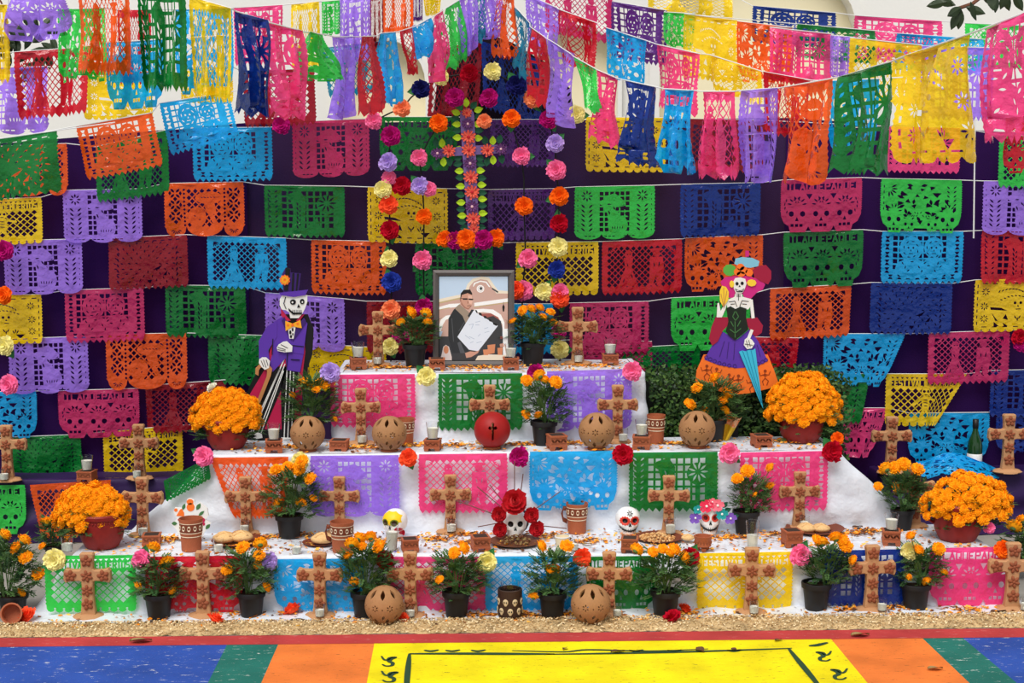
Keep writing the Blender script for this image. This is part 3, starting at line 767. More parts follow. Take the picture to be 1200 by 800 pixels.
over([('C', 'teal', 604, 8, 621, 27, 70, 7.2, 6.9, {'amp': .02}), ('F', 'red', 621, 31, 642, 46, 82, 6.8, 6.5, {'amp': .03}), ('B', 'lavender', 646, 48, 669, 63, 88, 6.4, 6.1, {'amp': .03}), ('R', 'light green', 672, 66, 697, 80, 50, 6.1, 5.9, {'skew': .5, 'taper': .5}), ('D', 'pink', 700, 82, 724, 92, 82, 5.9, 5.7, {'amp': .03, 'k': 2}),
      ('D', 'navy', 733, 94, 765, 101, 96, 5.5, 5.3, nar), ('A', 'sky blue', 778, 104, 814, 106, 98, 5.1, 5.0, nar), ('C', 'pink', 820, 107, 861, 107, 104, 4.9, 4.8, nar), ('B', 'lavender', 867, 106, 914, 103, 110, 4.7, 4.6, {'amp': .03}), ('H', 'orange', 919, 102, 974, 92, 116, 4.5, 4.3, {'amp': .03, 'hr': 122}), ('F', 'green', 985, 90, 1044, 72, 118, 4.2, 3.9, {'amp': .03, 'hr': 130, 'k': 2}),
      ('G', 'yellow', 1062, 65, 1135, 40, 132, 3.8, 3.5, {'amp': .03, 'hr': 145}), ('D', 'pink', 1151, 34, 1235, 2, 138, 3.4, 3.2, {'amp': .03, 'hr': 160})],
     'on the front right overhead string', 'front right overhead string', lab='white cord sagging overhead from the centre to upper right')
over([('I', 'light green', 68, 11, 122, 9, 86, 5.8, 5.8, {'amp': .04, 'taper': -.2}), ('C', 'red', 138, 12, 176, 11, 88, 6.0, 6.0), ('I', 'sky blue', 205, 11, 272, 10, 100, 6.1, 6.1), ('D', 'pink', 275, 9, 330, 6, 68, 6.4, 6.5), ('C', 'yellow', 341, 5, 374, 2, 78, 6.5, 6.5, {'amp': .03}), ('B', 'light green', 377, 2, 398, 0, 40, 6.6, 6.6), ('B', 'lavender', 398, -3, 434, -6, 76, 6.6, 6.6, {'amp': .03}), ('C', 'maroon', 434, -6, 449, -8, 66, 6.7, 6.7), ('C', 'orange', 449, -10, 484, -12, 50, 6.7, 6.7), ('C', 'purple', 484, -12, 495, -13, 38, 6.8, 6.8), ('R', 'yellow', 495, -13, 518, -14, 32, 6.9, 6.9, {'taper': .3})],
     'on the upper left overhead string', 'upper left overhead string', lab='white cord of the upper left overhead string')
over([('C', 'red', 17, 61, 102, 55, 80, 6.2, 6.2, {'amp': .03, 'hr': 78}), ('A', 'sky blue', 124, 50, 190, 46, 78, 5.9, 5.9, {'amp': .03})], 'on the short string over the lavender one', 'short left overhead string', lab='white cord holding the overhead red lattice banner at far left')
over([('B', 'lavender', -28, 80, 56, 78, 78, 6.5, 6.5, {'amp': .03}), ('G', 'yellow', 98, 84, 178, 84, 56, 6.5, 6.5), ('G', 'yellow', 212, 79, 272, 78, 42, 6.7, 6.7), ('C', 'maroon', 284, 84, 368, 80, 66, 7.1, 7.1, {'amp': .02, 'skew': .02}), ('C', 'teal', 378, 56, 448, 48, 60, 7.1, 7.1, {'amp': .02, 'taper': .2})],
     'on the lower left overhead string', 'lower left overhead string', lab='white cord of the lower left overhead string')
over([('R', 'green', -55, 170, 66, 153, 72, 5.9, 5.8, {'amp': .02, 'hr': 72})], 'tilted at far left below the red overhead one', None, lab='white cord holding the tilted green banner at far left')
over([('D', 'orange', 89, 148, 178, 132, 66, 5.9, 5.9, {'amp': .008, 'skew': .13, 'hr': 65}), ('D', 'sky blue', 187, 121, 267, 108, 64, 6.1, 6.1, {'amp': .012, 'skew': .15, 'hr': 54})], 'hanging tilted above the first backdrop row', 'tilted low banners', lab='white cord holding the two tilted low banners at left')
over([('B', 'lavender', 618, -6, 655, 10, 62, 7.0, 6.9, {'amp': .02}), ('C', 'red', 653, 10, 700, 27, 62, 6.9, 6.7, {'amp': .03}), ('I', 'sky blue', 712, 33, 756, 47, 58, 6.5, 6.3, {'amp': .02}), ('D', 'pink', 770, 52, 820, 63, 74, 6.2, 6.0, {'amp': .02}), ('E', 'yellow', 832, 64, 894, 84, 40, 6.0, 5.8, {'amp': .02}), ('C', 'red', 895, 84, 950, 94, 72, 5.8, 5.7, {'amp': .03}), ('I', 'sky blue', 972, 95, 1030, 92, 92, 5.6, 5.5)],
     'on the second right overhead string', 'second right overhead string', lab='white cord running behind the front right overhead string')
over([('C', 'magenta', 640, -22, 718, -8, 60, 7.4, 7.3), ('D', 'purple', 718, 2, 781, 12, 66, 7.2, 7.1, {'amp': .03}), ('I', 'light green', 778, 14, 814, 16, 42, 7.0, 7.0), ('G', 'yellow', 802, 16, 865, 24, 74, 6.8, 6.8, {'amp': .02}), ('I', 'orange', 864, 25, 928, 32, 70, 6.7, 6.6, {'amp': .02}), ('F', 'pink', 902, 32, 977, 40, 60, 6.5, 6.5, {'amp': .03}), ('B', 'lavender', 974, 41, 1002, 44, 50, 6.4, 6.4), ('C', 'yellow', 996, 44, 1081, 53, 74, 6.3, 6.3, {'amp': .02}), ('F', 'lavender', 1080, 54, 1166, 56, 86, 6.1, 6.1, {'amp': .02})],
     'on the third right overhead string', 'third right overhead string', lab='white cord of the third right overhead string')
over([('C', 'yellow', 760, -22, 858, -6, 34, 8.2, 8.2), ('D', 'navy', 882, 7, 980, 15, 42, 8.0, 8.0), ('D', 'pink', 1002, 18, 1103, 25, 52, 7.9, 7.9), ('C', 'light green', 1131, 27, 1200, 30, 52, 7.6, 7.6)], 'on the rear right overhead string', 'rear right overhead string', lab='white cord of the rear right overhead string')
over([('C', 'green', 934, 28, 1026, 36, 40, 7.5, 7.5), ('E', 'sky blue', 1051, 39, 1152, 46, 42, 7.4, 7.4)], 'just below the rear right overhead string', 'fourth right overhead string', lab='white cord just below the rear right overhead string')
over([('I', 'red', 1178, 138, 1270, 132, 66, 6.6, 6.6)], 'at the far right edge', None, lab='white cord holding the red banner at the far right edge')
over([('C', 'maroon', 506, 62, 566, 44, 82, YB - .05, YB - .03, {'amp': .01, 'skew': -.1}), ('C', 'navy', 564, 48, 632, 70, 78, YB - .03, YB - .05, {'amp': .01, 'skew': .05})], 'hanging dark behind the top of the flower cross', 'banners behind the cross top')

# ================================================================== objects on the altar
CLAY = M('tan_clay', (196, 146, 104), .8, .15, .25, 90, .35, 18)
CLAYB = M('brown_clay', (150, 84, 56), .75, .2, .2, 90, .3, 30)
TERRA = M('terracotta', (176, 96, 62), .6, .3, .2, 80, .35, 14)
TERRAD = M('dark_terracotta', (120, 58, 36), .6, .3)
REDGL = M('red_glazed_clay', (138, 30, 24), .5, .3, .1, 30, .35, 6)
BLACKP = M('black_plastic', (26, 26, 28), .5, .35)
SOIL = M('soil', (52, 38, 28), .95, .1)
GREEN = M('leaf_green', (78, 112, 58), .6, .3, 0, 1, .5, 12)
GREEN2 = M('leaf_dark_green', (54, 90, 48), .6, .3)
STEM = M('stem_green', (86, 116, 62), .7)
MARI = M('marigold_orange', (255, 174, 10), .7, .2, 0, 1, .55, 3.0, (248, 126, 0))
WAX = M('white_wax', (244, 242, 228), .5, .4)
GLASS = M('clear_glass', (250, 252, 252), .04, .5, glass=True, ior=1.3)
BLACK = M('black_paint', (14, 13, 15), .5)
WHITE = M('white_paint', (244, 243, 240), .5)

def rings(spec, seed, ruffle=.05, mi=0):
    rg = random.Random(seed); b = MB()
    for n, rb, rt, zb, zt, w in spec:
        o = rg.random() * 6
        for k in range(n):
            a = o + 2 * math.pi * k / n + rg.uniform(-.1, .1)
            r2 = rt * rg.uniform(.9, 1.08); z2 = zt + rg.uniform(-.06, .06)
            ca, sa = math.cos(a), math.sin(a); V = []
            for t, ww in ((0, .35), (.55, .95), (1, .8)):
                r = rb + (r2 - rb) * t; z = zb + (z2 - zb) * t ** 1.4
                for s in (-1, 0, 1):
                    j = ruffle * rg.uniform(-1, 1) * t
                    rr = r + (0.0 if s == 0 else -.04 * t) + j * .6
                    V.append((rr * ca - s * w * ww * sa, rr * sa + s * w * ww * ca, z + (-.05 if s == 0 else .03) * t + j))
            b.add(V, [(i * 3 + q, i * 3 + q + 1, (i + 1) * 3 + q + 1, (i + 1) * 3 + q) for i in (0, 1) for q in (0, 1)], mi)
    return b
def mari_mesh(seed):
    b = rings([(15, .3, 1.0, -.05, .0, .2), (15, .28, .95, .1, .28, .19), (13, .22, .8, .25, .5, .18), (11, .15, .58, .4, .66, .16), (8, .08, .36, .5, .76, .13), (4, 0, .14, .6, .8, .1)], seed, .09)
    b.ellip((0, 0, .1), (.8, .8, .5), 10, 5)
    return b.mesh('marigold', MARI)
MARIS = [mari_mesh(k) for k in range(3)]
CALYX = MB().lathe([(.12, -.55), (.3, -.45), (.5, -.12), (.3, 0)], 8).mesh('calyx', STEM, True)
def pf_mesh(mat, seed):
    b = rings([(11, .2, 1.0, -.05, .12, .33), (10, .18, .88, .1, .38, .32), (9, .14, .68, .2, .56, .29), (7, .1, .46, .28, .68, .24), (5, .02, .24, .34, .74, .18)], seed, .1)
    b.ellip((0, 0, .08), (.7, .7, .35), 10, 4)
    return b.mesh('paper_flower', mat)
PFC = {'pink': (252, 122, 175), 'magenta': (190, 20, 120), 'orange': (252, 112, 18), 'peach': (255, 150, 100), 'cream': (250, 240, 160), 'lilac': (196, 166, 235), 'red': (190, 12, 40), 'blue': (40, 62, 165), 'navy': (28, 30, 100), 'coral': (252, 90, 50), 'white': (245, 243, 225)}
PFM = {}
PLEAF = M('paper_leaf_green', (48, 120, 62), .6, .3)
def leaf_mesh():
    V = []; F = []; n = 7
    for i in range(n + 1):
        t = i / n; w = .42 * math.sin(math.pi * t ** .8) + (.0 if i else .02)
        V += [(-w, t * 1.3, .05 * math.sin(3 * t)), (0, t * 1.3, -.06 + .05 * math.sin(3 * t)), (w, t * 1.3, .05 * math.sin(3 * t))]
    F = [(i * 3 + q, i * 3 + q + 1, i * 3 + 4 + q, i * 3 + 3 + q) for i in range(n) for q in (0, 1)]
    return MB().add(V, F).mesh('leaf', PLEAF)
LEAFM = leaf_mesh()
nflower = [0]
def pflower(col, px, py, r, Y, place, grp=None, leaf_a=None, axis='left', up=False, z=None):
    nflower[0] += 1; v = nflower[0] % 3
    if (col, v) not in PFM: PFM[(col, v)] = pf_mesh(M(col + '_tissue', PFC[col], .85, .1, 0, 1), 40 + v)
    p = G(px, py, z) if z is not None else P(px, py, Y)
    s = mpp(p) * r
    if z is not None: p = p + Vector((0, 0, s * .35))
    rot = (R(82), 0, R(random.uniform(-12, 12))) if not up else (R(35), 0, random.random() * 6)
    lab = f'{col} tissue-paper flower {place}'
    if leaf_a is None:
        o = put('paper_flower', PFM[(col, v)], None, p, rot, s); reg(o, lab, 'paper flower', px if axis == 'left' else py, grp, axis)
    else:
        o = thing('paper_flower', lab, 'paper flower', p, px if axis == 'left' else py, grp, axis=axis)
        put('petals', PFM[(col, v)], o, (0, 0, 0), rot, s)
        for a in (leaf_a if isinstance(leaf_a, (list, tuple)) else [leaf_a]):
            put('leaf', LEAFM, o, (0, .012, 0), Euler((R(90), R(-(a - 90)), 0), 'XYZ'), s * 1.15)
    return o

# ---- clay crosses
def cross_outline():
    h = [(9, 4), (8, 12), (7, 22), (6.6, 38), (7, 44.5), (10, 45.5), (20, 45), (26, 43), (28, 47), (27.5, 57), (25, 60.5), (18, 58.5), (9, 58.5), (7, 60), (7.2, 68), (8.4, 77), (7, 79)]
    return h + [(-x, z) for x, z in h[::-1]]
def rounded(loop, y0, y1, bev):
    """thick plate with a soft front edge"""
    n = len(loop); cx = sum(p[0] for p in loop) / n; cz = sum(p[1] for p in loop) / n
    ins = []
    for i in range(n):
        a, p, c = loop[i - 1], loop[i], loop[(i + 1) % n]
        t = Vector((c[0] - a[0], c[1] - a[1])).normalized()
        ins.append((p[0] - t.y * bev, p[1] + t.x * bev))
    V = [(x, y0, z) for x, z in ins] + [(x, y0 + bev, z) for x, z in loop] + [(x, y1, z) for x, z in loop]
    F = [tuple(range(n)), tuple(range(3 * n - 1, 2 * n - 1, -1))]
    for r_ in (0, 1): F += [(r_ * n + n + i, r_ * n + n + (i + 1) % n, r_ * n + (i + 1) % n, r_ * n + i) for i in range(n)]
    return V, F
lp = cross_outline()
CR_BODY = MB().add(*rounded(lp, -4.5, 3.5, 1.2)).mesh('cross_body', CLAY)
b = MB(); b.lathe([(0, 5.5), (9, 5.2), (17, 3.6), (19.5, 1.5), (19, 0), (0, 0)], 18, wob=.06)
CR_BASE = smooth_by_angle(b.mesh('cross_base', CLAY), 50)
for v in CR_BASE.vertices: v.co.y *= .72
def ros_mesh(n, star):
    b = MB()
    for k in range(n):
        a = 2 * math.pi * k / n + math.pi / 2
        rot = Matrix.Rotation(-a, 3, 'Y')
        b.ellip((4.0 * math.cos(a), -.5, 4.0 * math.sin(a)), (3.7, 1.9, 2.7 if not star else 2.0), 8, 4, 0, rot)
    b.ellip((0, -1.2, 0), (2, 1.6, 2), 8, 4)
    return b.mesh('rosette', CLAYB, True)
ROS5, ROS6 = ros_mesh(5, False), ros_mesh(6, True)
CROSSES = {}
def cross(cx, top, base, z, place, rot=0):
    p = G(cx, base, z); s = mpp(p) * (base - top) / 80.0
    CROSSES[(cx, base)] = (p + Vector((0, .02, 0)), s)
    o = thing('clay_cross', 'tan clay cross with brown rosettes ' + place, 'cross', p + Vector((0, .02, 0)), cx, 'clay crosses', (0, 0, R(rot)), s)
    put('upright', CR_BODY, o); put('base', CR_BASE, o)
    for x, zz, m in ((0, 51.5, ROS6), (-19.5, 52, ROS5), (19.5, 52, ROS5), (0, 70, ROS5), (0, 34, ROS6), (0, 17.5, ROS5)): put('rosette', m, o, (x, -4.6, zz), (0, random.uniform(-.3, .3), 0))
for c in ((103, 646, 725), (238, 644, 724), (375, 646, 724), (481, 645, 724), (714, 645, 723), (881, 640, 720), (1022, 637, 717), (1187, 634, 716)): cross(*c, 0, 'standing on the ground', random.uniform(-5, 5))
for c in ((167, 558, 629), (288, 557, 627), (398, 557, 626), (528, 555, 625), (784, 556, 627), (937, 551, 621), (1072, 546, 618)): cross(*c, Z1, 'on the lowest tier', random.uniform(-5, 5))
for c in ((423, 454, 521), (574, 450, 519), (724, 450, 519)): cross(*c, Z2, 'on the middle tier')
for c in ((443, 364, 429), (677, 359, 427)): cross(*c, Z3, 'on the top tier beside the portrait')
for c in ((8, 497, 564), (163, 496, 562)): cross(*c, ZSL, 'on the left purple shelf')
for c in ((1045, 487, 555), (1182, 484, 554)): cross(*c, ZSR, 'on the right purple shelf')

# ---- marigold plants
def fol_mesh(seed, n=190):
    rg = random.Random(seed); b = MB()
    for k in range(n):
        t = rg.random() ** .8; a = rg.random() * 6.283; rr = rg.random() ** .5
        wid = .16 + .34 * math.sin(math.pi * min(1, .25 + .6 * t))
        c = Vector((wid * rr * math.cos(a), wid * rr * math.sin(a) * .8, .02 + .9 * t))
        d = Vector((math.cos(a) * .8 + rg.uniform(-.4, .4), math.sin(a) * .8 + rg.uniform(-.4, .4), rg.uniform(-.25, .8))).normalized()
        L = rg.uniform(.2, .32); sd = d.cross(Vector((rg.uniform(-.3, .3), rg.uniform(-.3, .3), 1))).normalized(); up = sd.cross(d)
        mi = rg.choice((0, 0, 1))
        for q in range(5):
            base = c + d * L * (q + .3) / 5 - Vector((0, 0, .03 * (q / 5) ** 2))
            for s in (-1, 1):
                e = (sd * s * .8 + d * .75 + up * rg.uniform(-.2, .3)).normalized(); ln_ = L * .42 * (1 - .1 * q); w = d * L * .15
                m_ = base + e * ln_ * .5
                b.add([base, m_ - w, base + e * ln_, m_ + w], [(0, 1, 2, 3)], mi)
        b.add([c + d * L * .9, c + d * L * 1.05 - sd * L * .08, c + d * L * 1.3, c + d * L * 1.05 + sd * L * .08], [(0, 1, 2, 3)], mi)
    for k in range(6):
        a = rg.random() * 6.28
        b.tube([(0.05 * math.cos(a), .05 * math.sin(a), -.05), (.12 * math.cos(a), .12 * math.sin(a), .35), (.2 * math.cos(a), .2 * math.sin(a), .75)], .012, 4, 2)
    return b.mesh('foliage', [GREEN, GREEN2, STEM])
FOLS = [fol_mesh(k) for k in range(4)]
POT = smooth_by_angle(MB().lathe([(0, 0), (.68, 0), (.72, .04), (.88, 1.25), (.9, 1.3), (1.0, 1.3), (1.02, 1.55), (1.0, 1.6), (.92, 1.6), (.9, 1.4), (0, 1.38)], 24).mesh('pot', [BLACKP]), 35)
SOILM = MB().lathe([(0, 1.47), (.5, 1.46), (.91, 1.42)], 16, wob=.0).mesh('soil', SOIL)
npl = [0]
def head(o, org, px, py, r, Y, name='flower'):
    p = P(px, py, Y) - org; s = mpp(p + org) * r
    f = put(name, random.choice(MARIS), o, p, (R(random.uniform(25, 60)), R(random.uniform(-25, 25)), random.random() * 6), (s, s, s))
    return f, p
def plant(cx, ptop, pbot, z, hw, fol, fl, place, r=8.2):
    npl[0] += 1
    org = G(cx, pbot, z); s = mpp(org)
    org = org + Vector((0, hw * s * .68, 0))
    o = thing('potted_marigold', 'potted orange marigold in black pot ' + place, 'potted plant', org, cx, 'potted marigolds')
    put('pot', POT, o, scale=(hw * s, hw * s, (pbot - ptop) * s / 1.6)); put('soil', SOILM, o, scale=(hw * s, hw * s, (pbot - ptop) * s / 1.6))
    x0, x1, y0, y1 = fol
    bot = P((x0 + x1) / 2, max(y1, ptop), org.y) - org; top = P((x0 + x1) / 2, y0, org.y) - org
    W = (x1 - x0) * s * 1.15
    fo = put('foliage', FOLS[npl[0] % 4], o, (bot.x, 0, (pbot - ptop) * s * .85), (0, 0, 0), (W, W * .7, max(.03, top.z - (pbot - ptop) * s * .85)))
    fo['kind'] = 'stuff'
    bs = MB()
    for x, y, *rr in fl:
        f, p = head(o, org, x, y, (rr[0] if rr else r) * 1.08, org.y - .03 + random.uniform(-.02, .03))
        put('calyx', CALYX, f)
        bs.tube([(bot.x * .6, 0, (pbot - ptop) * s), ((p.x + bot.x) * .5, p.y * .5, (p.z + bot.z) * .55), (p.x * .96, p.y, p.z - .01)], .0024, 4)
    put('stem', bs.mesh('stem', STEM), o)
gp = 'on the ground'
plant(12, 699, 722, 0, 18, (-22, 36, 630, 700), [(5, 627), (28, 633), (20, 642), (30, 653), (45, 673), (24, 695, 6)], gp)
plant(184, 697, 727, 0, 17.5, (160, 208, 654, 698), [(180, 642), (196, 660, 9), (161, 687, 6), (203, 693, 6)], gp)
plant(293, 695, 725, 0, 17, (266, 314, 646, 697), [(285, 642), (305, 637), (266, 668, 7), (304, 651, 7), (303, 661, 6), (312, 688, 6)], gp)
plant(427, 695, 726, 0, 17, (404, 456, 640, 697), [(412, 637), (421, 630, 7), (434, 629, 7.5), (445, 641, 9), (409, 651, 6.5), (415, 682, 6.5), (424, 640, 6)], gp)
plant(535, 694, 726, 0, 17, (511, 562, 650, 696), [(533, 648, 7.5), (543, 642), (515, 679, 5.5)], gp)
plant(648, 696, 727, 0, 17, (624, 673, 646, 698), [(634, 640, 7.5), (664, 640, 8), (645, 667, 6), (651, 666, 6), (625, 699, 6)], gp)
plant(781, 694, 726, 0, 18, (752, 807, 645, 697), [(746, 644), (765, 647, 6.5), (777, 643, 6), (790, 644), (801, 653, 8.5), (784, 649, 6.5)], gp)
plant(959, 684, 718, 0, 17.5, (946, 992, 642, 690), [(963, 636), (979, 630), (991, 640), (1000, 656, 6), (988, 633, 7), (957, 632, 6)], gp)
plant(1076, 685, 717, 0, 18, (1057, 1100, 640, 688), [(1068, 628, 7), (1076, 645, 7.5), (1100, 643, 7.5), (1106, 671, 5), (1086, 681, 5.5), (1064, 676, 5)], gp)
tp = 'on the lowest tier'
plant(338, 605, 632, Z1, 16.5, (318, 368, 552, 606), [(354, 541, 8), (324, 551, 8), (337, 547, 7), (349, 550, 8), (364, 561, 7.5), (326, 589, 6.5), (352, 590, 7.5), (367, 584, 5)], tp)
plant(876, 600, 627, Z1, 16, (860, 898, 558, 602), [(876, 552), (864, 561, 7), (903, 548, 6), (903, 570, 6), (885, 580, 4)], tp)
plant(1060, 598, 622, Z1, 14, (1038, 1080, 554, 602), [(1038, 549), (1050, 548), (1059, 544, 8), (1075, 550, 8), (1029, 570, 5.5), (1049, 571, 6)], tp)
mp_ = 'on the middle tier'
plant(638, 494, 523, Z2, 16, (618, 662, 448, 498), [(617, 446, 7), (632, 440, 7.5), (638, 446, 7), (651, 448, 8), (616, 486, 6), (631, 487, 6)], mp_)
plant(366, 492, 520, Z2, 15, (340, 388, 440, 496), [(358, 450, 8.5), (378, 450, 8.5), (371, 457, 5), (342, 463, 5), (392, 491, 4)], mp_)
plant(838, 492, 518, Z2, 15, (812, 862, 446, 494), [(838, 443, 7), (817, 455, 7), (852, 462, 8), (847, 470, 7), (849, 481, 6), (808, 474, 7.5), (826, 480, 5)], mp_)
up_ = 'beside the framed portrait'
plant(486, 404, 431, Z3, 14.5, (466, 508, 372, 407), [(481, 366, 7.5), (499, 367, 6.5), (470, 378, 5.5), (501, 378, 5.5)], up_)
plant(625, 402, 429, Z3, 15, (602, 650, 370, 406), [(613, 364, 6.5), (622, 362, 6.5), (632, 361, 6), (645, 366, 5.5), (636, 372, 5.5), (648, 378, 5), (601, 376, 5)], up_)
# leafy marigolds cut by the frame / behind the big pots
plant(1198, 655, 668, Z1 * .2, 12, (1180, 1222, 612, 655), [(1188, 617, 9), (1198, 609, 7), (1206, 622, 8)], 'at the right edge')
plant(62, 640, 660, .03, 12, (48, 78, 606, 640), [(55, 612, 7.5), (80, 626, 6), (50, 640, 5)], 'below the leftmost big red pot')

# ---- big red clay pots heaped with marigolds
BIGPOT = smooth_by_angle(MB().lathe([(0, 0), (.66, 0), (.72, .03), (.9, .3), (.98, .6), (1.0, .85), (.99, .98), (1.06, 1.04), (1.08, 1.14), (1.03, 1.2), (.94, 1.18), (.9, .95), (0, .9)], 32).mesh('bowl', REDGL), 35)
b = MB()
for k in range(44): a = 2 * math.pi * k / 44; b.ellip((1.0 * math.cos(a), 1.0 * math.sin(a), .93 + .02 * math.sin(9 * a)), (.045, .045, .045), 5, 4)
BEAD = b.mesh('bead_band', REDGL, True)
def bigpot(cx, ptop, pbot, hw, mound, z, place, seed, handles=False, white=None):
    org = G(cx, pbot, z); s = mpp(org); org = org + Vector((0, hw * s * .7, 0)); rg = random.Random(seed)
    o = thing('flower_pot', 'wide red clay pot heaped with orange marigolds ' + place, 'potted plant', org, cx)
    k = (hw * s / 1.06, hw * s / 1.06, (pbot - ptop) * s / 1.2)
    bw = put('bowl', BIGPOT, o, scale=k); put('bead_band', BEAD, bw)
    if handles:
        for sg in (-1, 1): put('handle', MB().tube([(sg * .98, 0, .55), (sg * 1.16, 0, .62), (sg * 1.18, 0, .82), (sg * 1.02, 0, .92)], .06, 6).mesh('handle', REDGL, True), bw)
    x0, x1, y0, y1 = mound; mx, mw = (x0 + x1) / 2, (x1 - x0) / 2
    c = P(mx, y1 - 6, org.y) - org; Hm = (y1 - 6 - y0 - 3) * s; W = (mw - 5) * s
    fo = put('foliage', FOLS[seed % 4], o, (c.x, 0, c.z - Hm * .55), (0, 0, 0), (W * 1.7, W * 1.1, Hm * 1.25)); fo['kind'] = 'stuff'
    N = int(58 + mw * 1.1)
    for i in range(N):
        cz = 1 - (i + .5) / N * 1.22; ph = i * 2.39996
        sr = math.sqrt(max(0, 1 - cz * cz)); d = Vector((math.cos(ph) * sr, math.sin(ph) * sr, cz))
        if d.y > .35: continue
        k2 = rg.uniform(.86, 1.04)
        p = c + Vector((d.x * W * k2, d.y * W * .62 * k2, d.z * Hm * k2 + .15 * Hm)); r = rg.uniform(5.6, 8.4) * s
        put('flower', rg.choice(MARIS), o, p, Euler((R(80) * -d.y + rg.uniform(-.2, .2), R(70) * d.x, 0)), (r, r, r))
    if white: f, p = head(o, org, *white, org.y); f.data = PFM_white
    return o
PFM_white = pf_mesh(M('white_petal', (245, 243, 225), .8), 3)
bigpot(264, 492, 528, 27, (221, 310, 458, 503), Z2, 'beside the top-hatted skeleton', 1, white=(249, 454, 7))
bigpot(115, 603, 645, 28.5, (62, 154, 571, 616), Z1, 'on the left end of the lowest tier', 2)
bigpot(943, 487, 520, 28, (895, 989, 441, 494), Z2, 'beside the skeleton lady', 3)
bigpot(1129, 591, 637, 31, (1077, 1188, 558, 607), Z1, 'on the right end of the lowest tier', 4, handles=True)

# ---- pierced clay globes
def globe(kind):
    holes = []
    n = 8
    for k in range(n):
        a = 2 * math.pi * (k + .5) / n
        if kind == 'clay':
            holes.append(leaf(a, .48, .62, .17, R(90)))
            holes.append(leaf(a + .3, -1.0, .5, .13, R(90)))
            holes.append(leaf(a, -.62, .32, .09, R(75)))
    if kind == 'clay':
        for k in range(8):
            cx = 2 * math.pi * k / 8
            for q in range(6):
                t = R(30 + 60 * q); holes.append(leaf(cx + .055 * math.cos(t), .05 + .055 * math.sin(t), .14, .038, t, 3))
            holes.append(oval(cx + .39, .0, .035, .05, 6))
    else:
        for k in range(4):
            cx = 2 * math.pi * k / 4 + math.pi / 2 * 3 - .02
            cx = cx % (2 * math.pi)
            if .4 < cx < 5.9: holes.append([(cx + x, y) for x, y in ((-.06, -.5), (.06, -.5), (.06, .18), (.2, .16), (.27, .25), (.2, .36), (.06, .32), (.09, .5), (0, .6), (-.09, .5), (-.06, .32), (-.2, .36), (-.27, .25), (-.2, .16), (-.06, .18))])
    ns = 24; lo, hi = -1.36, 1.5
    edge = [(2 * math.pi * k / 48, lo) for k in range(48)] + [(2 * math.pi, lo + (hi - lo) * k / ns) for k in range(ns)] + [(2 * math.pi * (1 - k / 48), hi) for k in range(48)] + [(0, hi - (hi - lo) * k / ns) for k in range(ns)]
    ops = [(1, edge)] + [(0, h) for h in holes if min(p[0] for p in h) > 0 and max(p[0] for p in h) < 2 * math.pi]
    g = [(.1 + 2 * math.pi * i / 30, -1.3 + 2.75 * j / 16) for i in range(30) for j in range(17)]
    V, F, val = paint2d(ops, g)
    pts = []
    for a, t in V:
        t2 = min(t, 1.5); pts.append((math.cos(t2) * math.cos(a), math.cos(t2) * math.sin(a), math.sin(t2)))
    inn = [(x * .9, y * .9, z * .9) for x, y, z in pts]; nV = len(pts)
    Fl = [tuple(int(i) for i in f) for f in F]; cnt = {}
    for f in Fl:
        for i in range(3): e = (f[i], f[(i + 1) % 3]); cnt[e] = 1
    onb = lambda i: V[i][0] < 1e-3 or V[i][0] > 2 * math.pi - 1e-3
    wall = [(c, a, a + nV, c + nV) for a, c in cnt if (c, a) not in cnt and not (onb(a) and onb(c))]
    b = MB().add(pts + inn, Fl + [tuple(i + nV for i in f[::-1]) for f in Fl] + wall)
    return b
GLOBE = smooth_by_angle(globe('clay').mesh('globe', M('ochre_clay', (168, 122, 82), .7, .25, .15, 60, .3, 9)), 30)
GLOBER = smooth_by_angle(globe('red').mesh('globe', M('red_painted_clay', (160, 22, 20), .5, .3, .05, 40, .35, 3)), 30)
FOOT = smooth_by_angle(MB().lathe([(0, 0), (.5, 0), (.52, .05), (.42, .14), (.3, .16)], 24).mesh('foot', CLAYB), 30)
def ball(cx, cy, r, z, label, me, rz):
    p = G(cx, cy + r, z); s = mpp(p) * r
    o = thing('pierced_globe', label, 'clay globe', p + Vector((0, s * .4, 0)), cx)
    put('globe', me, o, (0, 0, s * 1.02), (0, 0, rz), s); put('foot', FOOT, o, scale=s)
ball(360, 509, 20.5, Z2, 'pierced tan clay globe in front of the top-hatted skeleton', GLOBE, R(90))
ball(456, 509, 20.5, Z2, 'pierced tan clay globe before a clay cross, left of the red globe', GLOBE, R(104))
ball(700, 506, 21.5, Z2, 'pierced tan clay globe before a clay cross, right of the red globe', GLOBE, R(80))
ball(818, 504, 21.5, Z2, 'pierced tan clay globe in front of the dark hedge', GLOBE, R(96))
ball(450, 711, 23, 0, 'pierced tan clay globe on the ground before a pink banner', GLOBE, R(110))
ball(693, 710, 23.5, 0, 'pierced tan clay globe on the ground before a green banner', GLOBE, R(70))
ball(577, 505, 21.5, Z2, 'red painted globe with a black cross opening', GLOBER, R(2))

